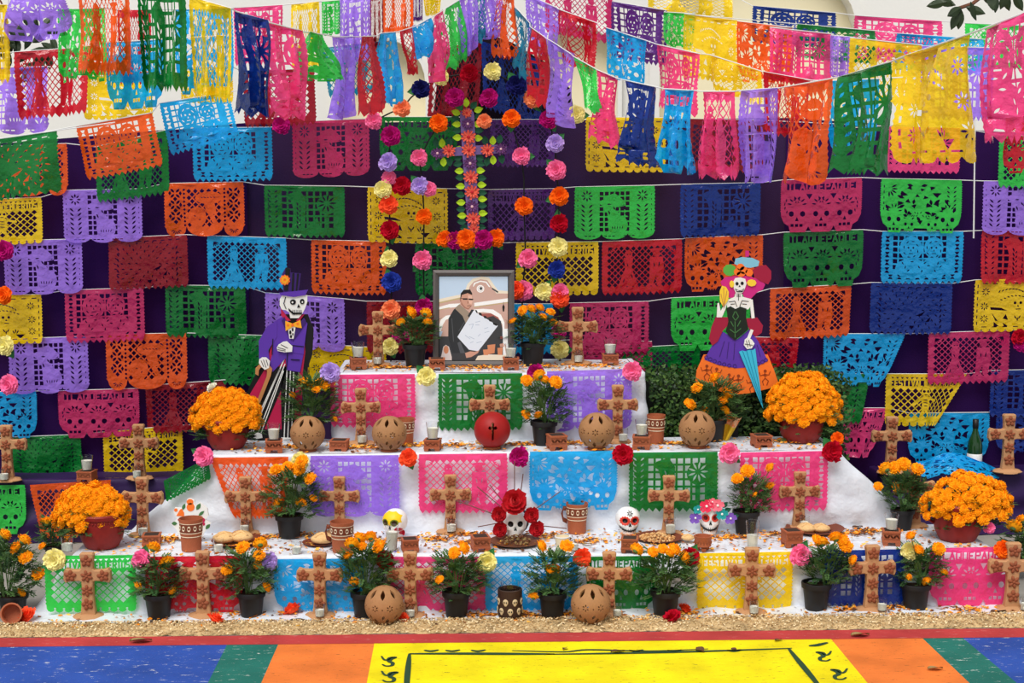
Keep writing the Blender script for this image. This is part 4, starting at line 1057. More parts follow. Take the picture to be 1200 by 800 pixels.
# ---- carved clay boxes, glasses, candles
def box_mesh():
    b = MB()
    b.box((0, 0, .57), (1.0, 1.0, .62)); b.box((0, 0, .9), (1.06, 1.06, .1)); b.box((0, 0, .28), (1.05, 1.05, .08))
    return b.mesh('body', TERRA)
def carve():
    b = MB()
    for sgn in (-1, 1):
        for k in range(5): b.ellip((-.36 + .18 * k, -.51, .62), (.06, .03, .13), 6, 4, 0, Matrix.Rotation(R(35 * (1 if k % 2 else -1)), 3, 'Y'))
    for k in range(2): b.box((0, -.51, .47 + .3 * k), (.9, .03, .03))
    return b.mesh('carving', CLAYB)
BOXM, CARV = box_mesh(), carve()
LEGM = MB().add([(-.12, -.12, 0), (.12, -.12, 0), (.12, .12, 0), (-.12, .12, 0), (-.17, -.17, .27), (.17, -.17, .27), (.17, .17, .27), (-.17, .17, .27)], [(3, 2, 1, 0), (4, 5, 6, 7), (0, 1, 5, 4), (1, 2, 6, 5), (2, 3, 7, 6), (3, 0, 4, 7)]).mesh('leg', TERRA)
HOLLOW = MB().box((0, 0, .952), (.8, .8, .02)).mesh('ash', M('dark_ash', (60, 44, 36), .95))
def cbox(cx, top, bot, w, z, place):
    p = G(cx, bot, z); s = mpp(p); h = (bot - top - 2.5) * s
    o = thing('clay_burner', 'small carved square clay burner ' + place, 'incense burner', p + Vector((0, w * s * .5, 0)), cx, 'clay burners', (0, 0, R(random.uniform(-12, 12))))
    k = (w * s, w * s, h / .95)
    bo = put('body', BOXM, o, scale=k)
    put('carving', CARV, bo); put('ash', HOLLOW, bo)
    for a in (-1, 1):
        for c in (-1, 1): put('leg', LEGM, o, (a * .36 * w * s, c * .36 * w * s, 0), scale=k)
    return p + Vector((0, w * s * .5, h)), s
def glass_meshes(taper):
    g = smooth_by_angle(MB().lathe([(0, 0), (.8 * taper, 0), (.82 * taper, .03), (1, 1), (.96, 1), (.78 * taper, .07), (0, .06)], 20).mesh('glass', GLASS), 40)
    w = smooth_by_angle(MB().lathe([(0, .07), (.77 * taper, .07), (.77 * taper + (.94 - .77 * taper) * .62, .66), (.3, .67), (0, .66)], 16).mesh('wax', WAX), 40)
    return g, w
GL1, WX1 = glass_meshes(.86); GL2, WX2 = glass_meshes(1.1)
def candle_at(p, s, hw, h, label, px, tall=True, fill=1.0, lit=None):
    o = thing('glass_candle', label, 'candle', p, px, 'glass candles')
    k = (hw * s, hw * s, h * s)
    put('glass', GL1 if tall else GL2, o, scale=k); put('wax', WX1 if tall else WX2, o, scale=(k[0], k[1], k[2] * fill))
    return o
def candle(cx, top, bot, hw, z, label, **kw):
    p = G(cx, bot, z); candle_at(p + Vector((0, hw * mpp(p), 0)), mpp(p), hw, bot - top, label, cx, **kw)
for cx, t, bt, w, z, pl, gl in ((419, 417, 433, 18, Z3, 'on the top tier', (398, 8)), (512, 418, 434, 18, Z3, 'on the top tier', None), (599, 417, 434, 18, Z3, 'on the top tier', (400, 7.5)), (716, 413, 428, 18, Z3, 'on the top tier', (395, 8)),
        (320, 514, 531, 19, Z2, 'on the middle tier', (494, 8)), (397, 514, 529, 20, Z2, 'on the middle tier', None), (507, 513, 529, 18, Z2, 'on the middle tier', (492, 8)), (653, 508, 528, 20, Z2, 'on the middle tier', None), (753, 509, 527, 20, Z2, 'on the middle tier', (489, 8)), (894, 508, 525, 20, Z2, 'on the middle tier', None),
        (176, 625, 641, 20, Z1, 'on the lowest tier', None), (480, 630, 648, 19, Z1, 'on the lowest tier', None), (563, 627, 647, 20, Z1, 'on the lowest tier', None), (739, 629, 648, 19, Z1, 'on the lowest tier', None), (930, 620, 642, 20, Z1, 'on the lowest tier', None), (1047, 620, 640, 20, Z1, 'on the lowest tier', (600, 8.5)),
        (100, 550, 565, 18, ZSL, 'on the left purple shelf', (531, 7.5))):
    p, s = cbox(cx, t, bt, w, z, pl)
    if gl: candle_at(p, s, gl[1], t - gl[0] - 1, 'white candle in glass on burner ' + pl, cx)
p = G(825, 647, Z1); s = mpp(p)
o = thing('clay_burner', 'round clay burner in front of the flower-crowned skull', 'incense burner', p + Vector((0, 9 * s, 0)), 825)
put('body', smooth_by_angle(MB().lathe([(0, .3), (.85, .3), (1, .36), (.94, .6), (1.05, .95), (1.08, 1.05), (.9, 1.05), (.85, .7), (0, .66)], 22).mesh('body', TERRA), 30), o, scale=(10 * s, 10 * s, 17 * s))
for k in range(3): put('leg', LEGM, o, (6 * s * math.cos(2.1 * k - 1.57), 6 * s * math.sin(2.1 * k - 1.57), 0), scale=(16 * s,) * 3)
b = MB()
for k in range(9): a = R(180 + 22 * k); b.ellip((.98 * math.cos(a), .98 * math.sin(a), .62), (.1, .06, .12), 6, 4, 0, Matrix.Rotation(a, 3, 'Z'))
put('carving', b.mesh('carving', CLAYB), o, scale=(10 * s, 10 * s, 17 * s))
candle(459, 617, 648, 8, Z1, 'tall glass of white wax beside the yellow-faced skull', fill=1.15)
candle(883, 611, 645, 8, Z1, 'tall tapered votive glass above the yellow banner', fill=.75)
for cx, t, bt, hw, z, pl in ((376, 704, 719, 6, 0, 'at a cross foot on the ground'), (481, 705, 718, 6, 0, 'at a cross foot on the ground'), (722, 704, 716, 5.5, 0, 'at a cross foot on the ground'), (881, 699, 714, 6, 0, 'at a cross foot on the ground'), (1030, 699, 713, 6, 0, 'at a cross foot on the ground'), (1196, 696, 710, 6, 0, 'at a cross foot on the ground'),
        (170, 611, 626, 6, Z1, 'at a cross foot on the lowest tier'), (288, 610, 627, 6, Z1, 'at a cross foot on the lowest tier'), (529, 608, 624, 6, Z1, 'at a cross foot on the lowest tier'), (784, 609, 628, 6.5, Z1, 'at a cross foot on the lowest tier'), (940, 604, 619, 6, Z1, 'at a cross foot on the lowest tier'),
        (425, 506, 521, 6, Z2, 'at a cross foot on the middle tier'), (729, 504, 519, 6, Z2, 'at a cross foot on the middle tier'), (443, 416, 430, 5.5, Z3, 'at a cross foot on the top tier'), (677, 411, 425, 5.5, Z3, 'at a cross foot on the top tier'),
        (255, 632, 648, 6, Z1, 'standing clear on the lowest tier'), (347, 635, 650, 6, Z1, 'standing clear on the lowest tier'), (77, 630, 647, 7, Z1, 'standing clear on the lowest tier'), (672, 632, 646, 6.5, Z1, 'standing clear on the lowest tier'),
        (8, 549, 562, 6, ZSL, 'at a cross foot on the left purple shelf'), (163, 547, 562, 5.5, ZSL, 'at a cross foot on the left purple shelf')):
    if 'cross' in pl:                      # stands on the slab of a cross, before its shaft
        q = CROSSES[min(CROSSES, key=lambda k: abs(k[0] - cx) + abs(k[1] - bt))]
        pp = q[0] + Vector((P(cx, bt, q[0].y).x - q[0].x, -12.5 * q[1], 4.2 * q[1]))
        candle_at(pp, mpp(pp), hw * .95, bt - t, 'small votive glass ' + pl, cx, tall=False, fill=.8)
    else: candle(cx, t, bt, hw, z, 'small votive glass ' + pl, tall=False, fill=.8)

# ---- clay mugs with painted bands
def mug(cx, top, bot, hw, z, label, handle=0, mouth=1.0):
    p = G(cx, bot, z); s = mpp(p); H = (bot - top) * s; r = hw * s
    o = thing('clay_mug', label, 'mug', p + Vector((0, r, 0)), cx)
    body = MB().lathe([(0, 0), (.82, 0), (.86, .03), (.9, .45), (.93, .5), (.97, .55), (1.0, .85), (1.04, .93), (1.05, 1.0), (.98, 1.0), (.93, .8), (.86, .1), (0, .08)], 28)
    put('body', smooth_by_angle(body.mesh('body', TERRA), 40), o, scale=(r, r, H))
    band = MB().lathe([(.975, .58), (.985, .6), (1.005, .86), (1.0, .88)], 28)
    bo = put('dark_band', band.mesh('dark_band', TERRAD, True), o, scale=(r * 1.004, r * 1.004, H))
    ln2 = MB()
    for zz, rr in ((.585, .985), (.875, 1.012), (.47, .93)): ln2.lathe([(rr, zz - .012), (rr + .012, zz), (rr, zz + .012)], 28)
    put('painted_line', ln2.mesh('painted_line', M('cream_slip', (240, 222, 190), .6)), o, scale=(r, r, H))
    for k in range(12):
        a = 2 * math.pi * k / 12; t = MB()
        pts = [Vector((1.005 * math.cos(a + .13 * math.cos(q)), 1.005 * math.sin(a + .13 * math.cos(q)), .73 + .065 * math.sin(q))) for q in [2 * math.pi * j / 8 for j in range(9)]]
        t.tube(pts, .02, 4)
        put('ring_motif', t.mesh('ring_motif', MATS['cream_slip']), bo)
    if handle:
        t = MB().tube([(handle * .95, 0, .9), (handle * 1.3, 0, .92), (handle * 1.42, 0, .72), (handle * 1.3, 0, .5), (handle * .92, 0, .42)], .09, 8)
        put('handle', t.mesh('handle', TERRAD, True), o, scale=(r, r, H * .9))
mug(222, 609, 648, 13.5, Z1, 'brown clay mug in front of the flower-decked skull cutout')
mug(400, 613, 649, 13.5, Z1, 'brown clay mug with left handle before a cross', -1)
mug(677, 591, 627, 12.5, Z1, 'brown clay jug with left handle right of the rose skull', -1)
mug(770, 487, 521, 10.5, Z2, 'tall brown clay cup beside the hedge')
mug(475, 491, 522, 10.5, Z2, 'brown clay cup half hidden behind a pierced globe')

# ================================================================== cut-out skeleton figures
def col(name, rgb, **k): return M(name, rgb, k.get('rough', .55), k.get('spec', .3))
FIGC = {'purple': (92, 52, 170), 'dkpurple': (58, 30, 110), 'black': (18, 16, 20), 'white': (240, 240, 236), 'crimson': (190, 28, 78), 'tan': (190, 130, 80), 'gold': (250, 175, 40), 'orange': (250, 120, 40),
        'rosepink': (205, 40, 130), 'fanyellow': (248, 210, 60), 'umbrella': (60, 190, 225), 'wine': (160, 25, 60), 'leafgreen': (90, 175, 70), 'hatblue': (130, 195, 220), 'bodice': (22, 34, 24), 'bodicegreen': (70, 120, 70), 'umbrelladark': (25, 130, 170), 'dkorange': (150, 60, 20)}
def fm(n): return M('figure_' + n, FIGC[n], .55, .3)
def conv(ox, oy, k): return lambda pts: [(ox + x / k, oy + y / k) for x, y in pts]
APART = {'hand', 'sleeve', 'shawl', 'shoe', 'arm', 'lapel', 'trousers', 'cape', 'hat_marigold', 'earring_flower', 'hat_stripe', 'leaf', 'red_flower', 'heart', 'collar', 'shoe_toe', 'dancer_print', 'skirt_pleat'}
def fig_part(parent, org, name, polys, colr, layer, Y, cv, th=.0016, sub=None):
    """polys in close-up coordinates, cut from board and set on the plane Y"""
    b = MB(); ob = None
    for lp_ in polys:
        q = []
        for x, y in cv(lp_):
            p = P(x, y, Y); q.append((p.x - org.x, p.z - org.z))
        y0 = -.006 - .0016 * layer
        b.plate(q, y0, y0 + (.012 if layer == 0 else .006))
        if name in APART: ob = put(name, b.mesh(name, fm(colr)), parent); b = MB()
    return ob or put(name, b.mesh(name, fm(colr)), parent)
def ln_(pts, w):                                       # poly-line -> list of strokes
    return [stroke(*pts[i], *pts[i + 1], w) for i in range(len(pts) - 1)]
YF = Y3 + .03
# ---- gentleman with top hat
cv = conv(280, 305, 3.722)
org = P(333, 512, YF); org.z = Z2
cat1 = thing('skeleton_cutout', 'painted skeleton gentleman cutout in purple tailcoat, top hat and cane', 'figure', org, 333)
def f1(n, polys, c, l): return fig_part(cat1, org, n, polys, c, l, YF, cv)
f1('cape', [[(185, 235), (300, 235), (326, 300), (320, 410), (300, 470), (302, 540), (262, 560), (250, 300)], [(170, 300), (120, 420), (60, 520), (28, 590), (60, 610), (150, 500), (190, 400)]], 'black', 0)
f1('cape_lining', [[(165, 320), (140, 380), (110, 480), (50, 580), (40, 700), (90, 735), (250, 735), (272, 700), (280, 480), (290, 400), (286, 330)]], 'crimson', 1)
f1('trousers', [[(150, 462), (212, 462), (186, 560), (102, 756), (46, 752)], [(196, 462), (266, 470), (247, 560), (240, 776), (188, 776), (184, 560)]], 'black', 2)
f1('trouser_stripe', ln_([(200, 425), (62, 750)], 5) + ln_([(202, 450), (84, 752)], 4) + ln_([(180, 470), (52, 748)], 4) + ln_([(212, 450), (198, 776)], 4) + ln_([(226, 480), (214, 776)], 4) + ln_([(240, 486), (230, 776)], 4) + ln_([(196, 480), (98, 750)], 4), 'white', 3)
f1('jacket', [[(168, 258), (200, 242), (226, 300), (246, 300), (284, 250), (300, 275), (292, 330), (284, 400), (268, 486), (208, 476), (206, 424), (150, 484), (128, 478), (146, 410), (152, 340)]], 'purple', 4)
f1('sleeve', [[(168, 258), (124, 288), (88, 350), (90, 440), (136, 438), (130, 390), (168, 330)], [(228, 366), (284, 372), (284, 408), (226, 400)]], 'purple', 5)
f1('lapel', [[(200, 244), (188, 262), (216, 322), (232, 350), (224, 300)], [(284, 252), (296, 268), (260, 320), (236, 352), (250, 300)]], 'dkpurple', 6)
f1('coat_seam', ln_([(150, 340), (146, 410)], 3) + ln_([(215, 380), (208, 474)], 3) + ln_([(228, 368), (284, 374)], 3) + ln_([(228, 430), (266, 432)], 3), 'black', 7)
f1('collar', [[(184, 206), (212, 246), (228, 262), (206, 262), (186, 240)], [(288, 232), (266, 262), (250, 262), (272, 240)]], 'crimson', 5)
f1('shirt', [[(214, 284), (250, 284), (240, 340), (222, 340)]], 'white', 7)
f1('shirt_frill', [oval(226, 312, 5, 9), oval(236, 300, 4, 8), oval(229, 330, 5, 7), oval(237, 320, 3, 6)], 'black', 8)
f1('bow_tie', [[(204, 262), (236, 274), (270, 258), (276, 294), (238, 286), (206, 306)]], 'gold', 9)
f1('bow_tie_print', [oval(216, 280, 5, 5), oval(258, 274, 5, 5), oval(236, 280, 6, 7)], 'orange', 10)
sk = f1('skull', [[(180, 168), (190, 152), (210, 146), (300, 150), (300, 178), (290, 208), (278, 232), (262, 250), (226, 250), (222, 226), (208, 216), (188, 212), (180, 194)]], 'white', 8)
f1('face_drawing', [oval(238, 180, 13, 12), oval(278, 178, 10, 12), [(256, 204), (262, 188), (270, 203)], [(218, 206), (240, 226), (278, 226), (276, 232), (238, 234), (220, 218)]] + ln_([(206, 158), (198, 186), (208, 210)], 3) + [rect(236 + 9 * k, 214, 2.5, 22) for k in range(5)], 'black', 10)
f1('eye_shine', [oval(236, 181, 4, 4), oval(279, 180, 3, 4)], 'white', 11)
f1('hat_crown', [[(190, 58), (206, 30), (226, 34), (228, 52), (272, 56), (262, 136), (196, 140)]], 'dkpurple', 9)
f1('hat_stripe', [[(206, 30), (226, 34), (216, 130), (200, 130)], [(236, 54), (244, 54), (240, 132), (232, 132)], [(256, 56), (264, 56), (256, 132), (250, 132)]], 'black', 11)
f1('hat_brim', [[(176, 140), (188, 150), (240, 158), (292, 150), (304, 126), (270, 130), (210, 136)]], 'purple', 12)
f1('hat_flower', [[(203 + (24 if k % 2 else 20) * math.cos(R(18 * k)), 84 + (24 if k % 2 else 20) * math.sin(R(18 * k))) for k in range(20)]], 'orange', 13)
f1('hat_flower_petal', [leaf(203 + 4 * math.cos(a), 84 + 4 * math.sin(a), 15, 4, a) for a in [R(40 * k) for k in range(9)]], 'gold', 14)
f1('hand', [[(168, 378), (176, 364), (196, 352), (212, 350), (236, 372), (234, 396), (200, 398), (172, 392)], [(92, 428), (104, 420), (122, 420), (138, 436), (134, 466), (116, 474), (102, 462), (90, 444)]], 'white', 12)
f1('finger_line', ln_([(172, 376), (206, 386)], 2.5) + ln_([(172, 386), (206, 392)], 2.5) + ln_([(186, 364), (216, 380)], 2.5) + ln_([(100, 434), (112, 462)], 2.5) + ln_([(110, 430), (122, 464)], 2.5) + ln_([(122, 430), (130, 456)], 2.5), 'black', 13)
f1('cane', [[(74, 492), (76, 466), (92, 450), (116, 446), (136, 456), (148, 470), (142, 500), (66, 690), (40, 748), (30, 744), (54, 680), (124, 502), (126, 478), (112, 462), (98, 464), (90, 476), (88, 500)]], 'tan', 11)
f1('shoe', [[(30, 760), (48, 744), (100, 752), (104, 772), (80, 776), (40, 772)], [(186, 770), (244, 772), (252, 786), (236, 792), (190, 790)]], 'white', 4)
f1('shoe_toe', [[(34, 764), (60, 756), (80, 764), (60, 772)], [(196, 780), (226, 778), (240, 788), (200, 790)]], 'black', 5)
f1('foot_stand', [[(90, 740), (240, 740), (250, 796), (80, 796)]], 'black', 0)
# ---- lady with parasol
cv2 = conv(800, 295, 4.323)
org2 = P(868, 520, YF); org2.z = Z2
cat2 = thing('skeleton_cutout', 'painted skeleton lady cutout with flowered hat, purple skirt and blue parasol', 'figure', org2, 868)
def f2(n, polys, c, l): return fig_part(cat2, org2, n, polys, c, l, YF, cv2)
f2('stake', [[(250, 690), (280, 690), (280, 970), (250, 970)]], 'black', 0)
f2('hem', [[(105, 520), (430, 520), (462, 600), (482, 658), (440, 690), (340, 714), (260, 722), (180, 704), (110, 676), (64, 652), (70, 600)]], 'orange', 1)
f2('skirt', [[(196, 400), (232, 420), (276, 442), (336, 392), (380, 450), (430, 552), (370, 580), (270, 588), (180, 572), (108, 544), (150, 470)]], 'purple', 2)
f2('skirt_trim', [q for x, y in ((118, 532), (138, 542), (160, 552), (184, 562), (208, 568), (234, 574), (262, 577), (380, 566), (402, 556), (420, 546)) for q in ln_([(x + 9 * math.cos(t), y + 9 * math.sin(t)) for t in [R(45 * k) for k in range(9)]], 2.5)], 'dkpurple', 3)
f2('skirt_pleat', [q for x0, y0, x1, y1 in ((210, 450, 185, 530), (262, 460, 256, 545), (232, 455, 222, 540), (375, 470, 392, 530)) for q in ln_([(x0, y0), (x1, y1)], 2.5)], 'dkpurple', 3)
dn = []
for x, y in ((115, 605), (165, 620), (228, 650), (275, 655), (410, 630), (345, 668)):
    dn += [oval(x + 6, y - 28, 8, 8)] + ln_([(x + 4, y - 20), (x + 6, y + 8), (x + 22, y + 22), (x + 14, y + 44)], 4) + ln_([(x + 6, y + 8), (x - 8, y + 24), (x - 2, y + 44)], 4) + ln_([(x + 4, y - 12), (x - 18, y - 4), (x - 24, y - 22)], 3.5) + ln_([(x + 4, y - 12), (x + 24, y - 8), (x + 32, y - 26)], 3.5) + ln_([(x - 6, y - 6), (x + 16, y - 4)], 3)
f2('dancer_print', dn, 'dkorange', 2)
f2('shawl', [[(166, 330), (230, 330), (226, 372), (200, 400), (176, 452), (148, 474), (132, 440), (144, 380)], [(316, 336), (376, 332), (404, 372), (398, 408), (368, 430), (346, 410), (330, 380)]], 'wine', 4)
f2('torso', [[(218, 246), (262, 226), (266, 204), (296, 204), (300, 226), (344, 238), (350, 262), (330, 290), (226, 290)]], 'white', 4)
f2('rib_line', ln_([(232, 252), (262, 248), (272, 276)], 3) + ln_([(240, 264), (262, 262)], 3) + ln_([(332, 250), (298, 246), (286, 276)], 3) + ln_([(322, 264), (298, 262)], 3) + ln_([(280, 212), (280, 246)], 3) + ln_([(270, 216), (292, 216)], 2) + ln_([(270, 224), (292, 224)], 2), 'black', 5)
f2('arm', [[(224, 250), (214, 290), (196, 330), (170, 330), (174, 260), (182, 258), (190, 300), (206, 270)], [(336, 240), (352, 240), (362, 334), (346, 336)], [(342, 390), (356, 396), (336, 446), (322, 440)]], 'white', 5)
f2('bodice', [[(218, 284), (240, 274), (264, 288), (290, 276), (320, 286), (318, 330), (330, 390), (296, 420), (262, 446), (232, 424), (216, 400), (230, 350)]], 'bodice', 6)
f2('bodice_scroll', ln_([(262, 300), (250, 326), (264, 346), (280, 326), (266, 300)], 4) + ln_([(262, 350), (262, 432)], 4) + ln_([(236, 390), (262, 410), (292, 386)], 4) + ln_([(240, 350), (254, 376)], 4) + ln_([(290, 346), (274, 376)], 4), 'bodicegreen', 7)
f2('hat', [[(190, 152), (214, 128), (262, 122), (330, 120), (396, 144), (416, 164), (404, 190), (372, 206), (344, 236), (310, 230), (296, 200), (266, 200), (256, 232), (232, 232), (210, 200)]], 'rosepink', 3)
f2('hat_flower', [oval(236, 92, 34, 30, 9)], 'leafgreen', 4)
f2('hat_feather', [[(260, 60), (266, 34), (300, 26), (350, 30), (386, 46), (380, 72), (340, 80), (290, 74)]], 'hatblue', 4)
f2('hat_bow', [[(352, 92), (376, 72), (420, 66), (446, 96), (446, 136), (430, 164), (392, 148), (362, 128)]], 'wine', 4)
f2('hat_marigold', [oval(290, 76, 20, 18, 9), oval(274, 100, 18, 18, 9), oval(306, 92, 20, 20, 9), oval(334, 104, 20, 20, 9), oval(292, 112, 22, 14, 9)], 'orange', 5)
f2('hat_plume', [rect(316, -6, 18, 30)], 'rosepink', 2)
f2('skull', [[(252, 152), (264, 132), (290, 128), (314, 136), (320, 160), (312, 184), (300, 206), (266, 206), (256, 184)]], 'white', 6)
f2('face_drawing', [oval(272, 160, 8, 9), oval(298, 158, 8, 9), [(280, 176), (285, 166), (290, 176)], [(262, 184), (286, 196), (308, 184), (300, 202), (270, 202)]], 'black', 7)
f2('teeth', [[(268, 190), (286, 198), (302, 190), (298, 196), (272, 197)]], 'white', 8)
f2('earring_flower', [oval(246, 162, 12, 18, 8), oval(346, 156, 24, 18, 8)], 'fanyellow', 7)
f2('fan', [[(204, 278), (186, 250), (184, 200), (196, 170), (216, 176), (230, 200), (228, 240)]], 'fanyellow', 8)
f2('fan_fold', ln_([(204, 276), (190, 210)], 2.5) + ln_([(205, 276), (204, 180)], 2.5) + ln_([(206, 276), (220, 195)], 2.5), 'tan', 9)
f2('hand', [[(310, 444), (326, 430), (346, 442), (360, 462), (346, 486), (322, 490), (306, 470)]], 'white', 9)
f2('finger_line', ln_([(318, 446), (326, 480)], 2.5) + ln_([(330, 444), (338, 478)], 2.5) + ln_([(310, 464), (350, 470)], 2.5), 'black', 10)
f2('parasol', [[(282, 504), (300, 498), (316, 502), (332, 494), (350, 496), (364, 488), (374, 570), (390, 690), (404, 792), (380, 740), (340, 640)]], 'umbrella', 8)
f2('parasol_fold', ln_([(300, 500), (350, 640), (392, 760)], 2.5) + ln_([(320, 500), (360, 640), (396, 760)], 2.5) + ln_([(342, 496), (374, 640), (400, 770)], 2.5), 'umbrelladark', 9)

# ================================================================== flower cross and garlands
YC = YB - .20
c4 = conv(490, 110, 4.209)
def q4(x, y, d=0): px, py = c4([(x, y)])[0]; return P(px, py, YC - d)
o4 = q4(250, 690); o4.y = YC
fx = thing('flower_cross', 'lavender hanging cross set with daisies and green leaves', 'cross', o4, 550)
lav = M('lavender_wood', (122, 98, 158), .7, .2, .15, 60, .3, 10)
def bar(pts, name):
    q = [(q4(x, y).x - o4.x, q4(x, y).z - o4.z) for x, y in pts]
    e = .002 if name == 'crossbar' else 0
    put(name, MB().plate(q, -.015 + e, .015 - e).mesh(name, lav), fx)
bar([(206, 114), (210, 88), (226, 74), (244, 70), (262, 76), (274, 92), (277, 114), (300, 680), (246, 686)], 'upright')
bar([(60, 292), (80, 276), (250, 256), (410, 250), (440, 268), (412, 292), (250, 302), (84, 312)], 'crossbar')
def daisy(mat, mc, n=11):
    b = rings([(n, .2, 1.0, .0, .15, .17), (n - 2, .15, .72, .12, .3, .14)], n, .02); b.ellip((0, 0, .25), (.22, .22, .15), 8, 4, 1)
    return b.mesh('daisy', [mat, mc])
DA = daisy(M('coral_felt', (240, 105, 85), .8), M('red_felt', (200, 40, 50), .8)); DB = daisy(M('plum_felt', (110, 62, 120), .8), M('pale_felt', (235, 190, 200), .8))
for x, y, k, r in ((240, 93, 0, 5), (245, 148, 1, 6), (248, 212, 0, 7.2), (250, 277, 0, 7), (256, 343, 1, 6.5), (260, 410, 0, 7.2), (266, 484, 0, 7.2), (266, 556, 1, 6.5), (272, 615, 0, 7), (275, 665, 0, 5.5), (95, 293, 1, 6), (152, 280, 0, 6.5), (342, 277, 0, 6.5), (408, 272, 1, 6)):
    p = q4(x, y, .016) - o4; put('daisy', DB if k else DA, fx, p, (R(90), 0, 0), mpp(p + o4) * r * 1.22)
def lf(mat):
    V = []; n = 5
    for i in range(n + 1):
        t = i / n; w = .36 * math.sin(math.pi * (t * .96 + .02) ** .85); V += [(-w, t - .5, .05), (0, t - .5, -.02), (w, t - .5, .05)]
    return MB().add(V, [(i * 3 + q, i * 3 + q + 1, i * 3 + 4 + q, i * 3 + 3 + q) for i in range(n) for q in (0, 1)]).mesh('leaf', mat)
LFL, LFD = lf(M('lime_felt', (178, 214, 40), .8)), lf(M('bottle_green_felt', (30, 84, 60), .8))
for m_, L_ in ((LFL, ((237, 42, 90), (186, 92, 160), (298, 78, 20), (190, 150, 180), (294, 150, 0), (192, 215, 180), (297, 218, 0), (118, 242, 90), (368, 230, 90), (200, 273, 180), (300, 277, 0), (125, 335, 90), (370, 325, 90), (202, 380, 180), (307, 378, 0), (208, 455, 180), (314, 448, 0), (210, 535, 180), (318, 518, 0), (215, 600, 180), (320, 588, 0))),
             (LFD, ((205, 60, 130), (275, 55, 50), (185, 122, 160), (297, 110, 20), (190, 180, 180), (300, 180, 0), (88, 240, 110), (155, 235, 80), (330, 228, 100), (402, 222, 80), (195, 315, 200), (305, 315, -20), (90, 345, 250), (155, 335, 280), (340, 335, 260), (412, 322, 280), (195, 345, 190), (308, 345, -10), (205, 412, 180), (315, 415, 0), (208, 497, 180), (317, 487, 0), (210, 568, 180), (318, 550, 0), (213, 630, 180), (320, 620, 0), (228, 660, 180), (312, 657, 0)))):
    for x, y, a in L_:
        p = q4(x, y, .004) - o4; put('leaf', m_, fx, p, Euler((R(90), R(-(a - 90)), 0)), mpp(p + o4) * 11)
wire = M('black_wire', (16, 16, 18), .6)
YG = YB - .24
def gw(pts, label, r=.004): cord([P(x, y, YG + .006) for x, y in pts], label, r, wire, 'garland_wire')
gw([(438, 142), (458, 132), (471, 127), (482, 114), (493, 105), (505, 96), (517, 91), (550, 86), (577, 84), (605, 100), (625, 116), (643, 140), (650, 168), (652, 200), (655, 230), (655, 262), (654, 290), (652, 316), (656, 345), (656, 400), (656, 434)], 'black garland wire arching over the flower cross and down right')
gw([(438, 142), (458, 160), (455, 190), (452, 222), (456, 240), (457, 270), (456, 303), (459, 331), (458, 363), (458, 405), (458, 434)], 'black garland wire hanging left of the flower cross')
gw([(514, 145), (502, 165), (492, 186), (495, 218), (497, 254), (496, 305), (497, 358), (497, 434)], 'black garland wire just right of the left garland')
gw([(599, 139), (604, 160), (611, 183), (614, 210), (614, 242), (616, 303), (612, 340), (612, 380), (612, 434)], 'black garland wire hanging right of the flower cross')
gw([(546, 290), (546, 340), (546, 434)], 'black wire holding the flower cross base above the portrait', .003)
cord([P(x, y, YC - .035) for x, y in ((512, 281), (532, 283), (546, 284), (566, 284), (590, 281))], 'black wire running through the flowers at the cross foot', .004, wire, 'garland_wire')
gpl = 'in the hanging garlands'
for c_, x, y, r, lf_ in (('cream', 517, 91, 10, None), ('navy', 493, 105, 11, 190), ('peach', 471, 127, 10.5, None), ('pink', 438, 142, 10.5, None), ('magenta', 458, 160, 12, None), ('lilac', 455, 190, 11.5, None), ('pink', 491, 185, 10.5, None), ('orange', 514, 145, 11, 250), ('red', 550, 86, 11, None), ('cream', 577, 84, 11, None), ('magenta', 533, 115, 11.5, 300), ('magenta', 573, 115, 11.5, None),
        ('navy', 605, 100, 12.5, 120), ('peach', 625, 116, 11.5, 300), ('orange', 599, 139, 11, 270), ('magenta', 643, 140, 11.5, 300), ('cream', 675, 135, 11, 0), ('lilac', 650, 168, 11, 45), ('pink', 611, 183, 11, 0), ('pink', 652, 200, 12, 130), ('peach', 567, 142, 9, None), ('magenta', 330, 147, 11, None), ('orange', 614, 242, 11, None), ('orange', 655, 230, 11.5, 200), ('red', 655, 262, 11.5, 95),
        ('cream', 654, 290, 11.5, None), ('pink', 618, 303, 11.5, 220), ('blue', 652, 316, 11, 260), ('pink', 613, 341, 12, None), ('coral', 604, 340, 11, None), ('cream', 637, 342, 11, 60), ('coral', 656, 350, 11.5, 280), ('pink', 656, 342, 10.5, None), ('cream', 449, 222, 11, None), ('pink', 456, 209, 9, None), ('red', 471, 218, 11.5, None), ('lilac', 492, 218, 11, 130), ('pink', 503, 222, 9, None),
        ('coral', 455, 240, 11.5, None), ('orange', 497, 254, 10, None), ('red', 457, 270, 11.5, 280), ('cream', 456, 303, 10.5, 100), ('pink', 495, 305, 12, 230), ('blue', 459, 331, 12, 110), ('peach', 458, 363, 12, None), ('magenta', 497, 360, 11, 100), ('magenta', 470, 391, 11, None), ('cream', 457, 406, 10.5, 290), ('magenta', 655, 388, 10, None), ('cream', 656, 410, 11, 0)):
    pflower(c_, x, y, r, YG - random.uniform(0, .03), gpl, 'hanging garland flowers', lf_, 'top')
for c_, x, y, r in (('orange', 521, 280, 10), ('magenta', 532, 282, 11), ('orange', 546, 281, 12), ('magenta', 566, 281, 12), ('orange', 581, 279, 11)):
    pflower(c_, x, y, r, YC - .05 - .02 * (r > 11), 'at the foot of the flower cross', 'flowers at cross foot', 300 if x > 570 else None)
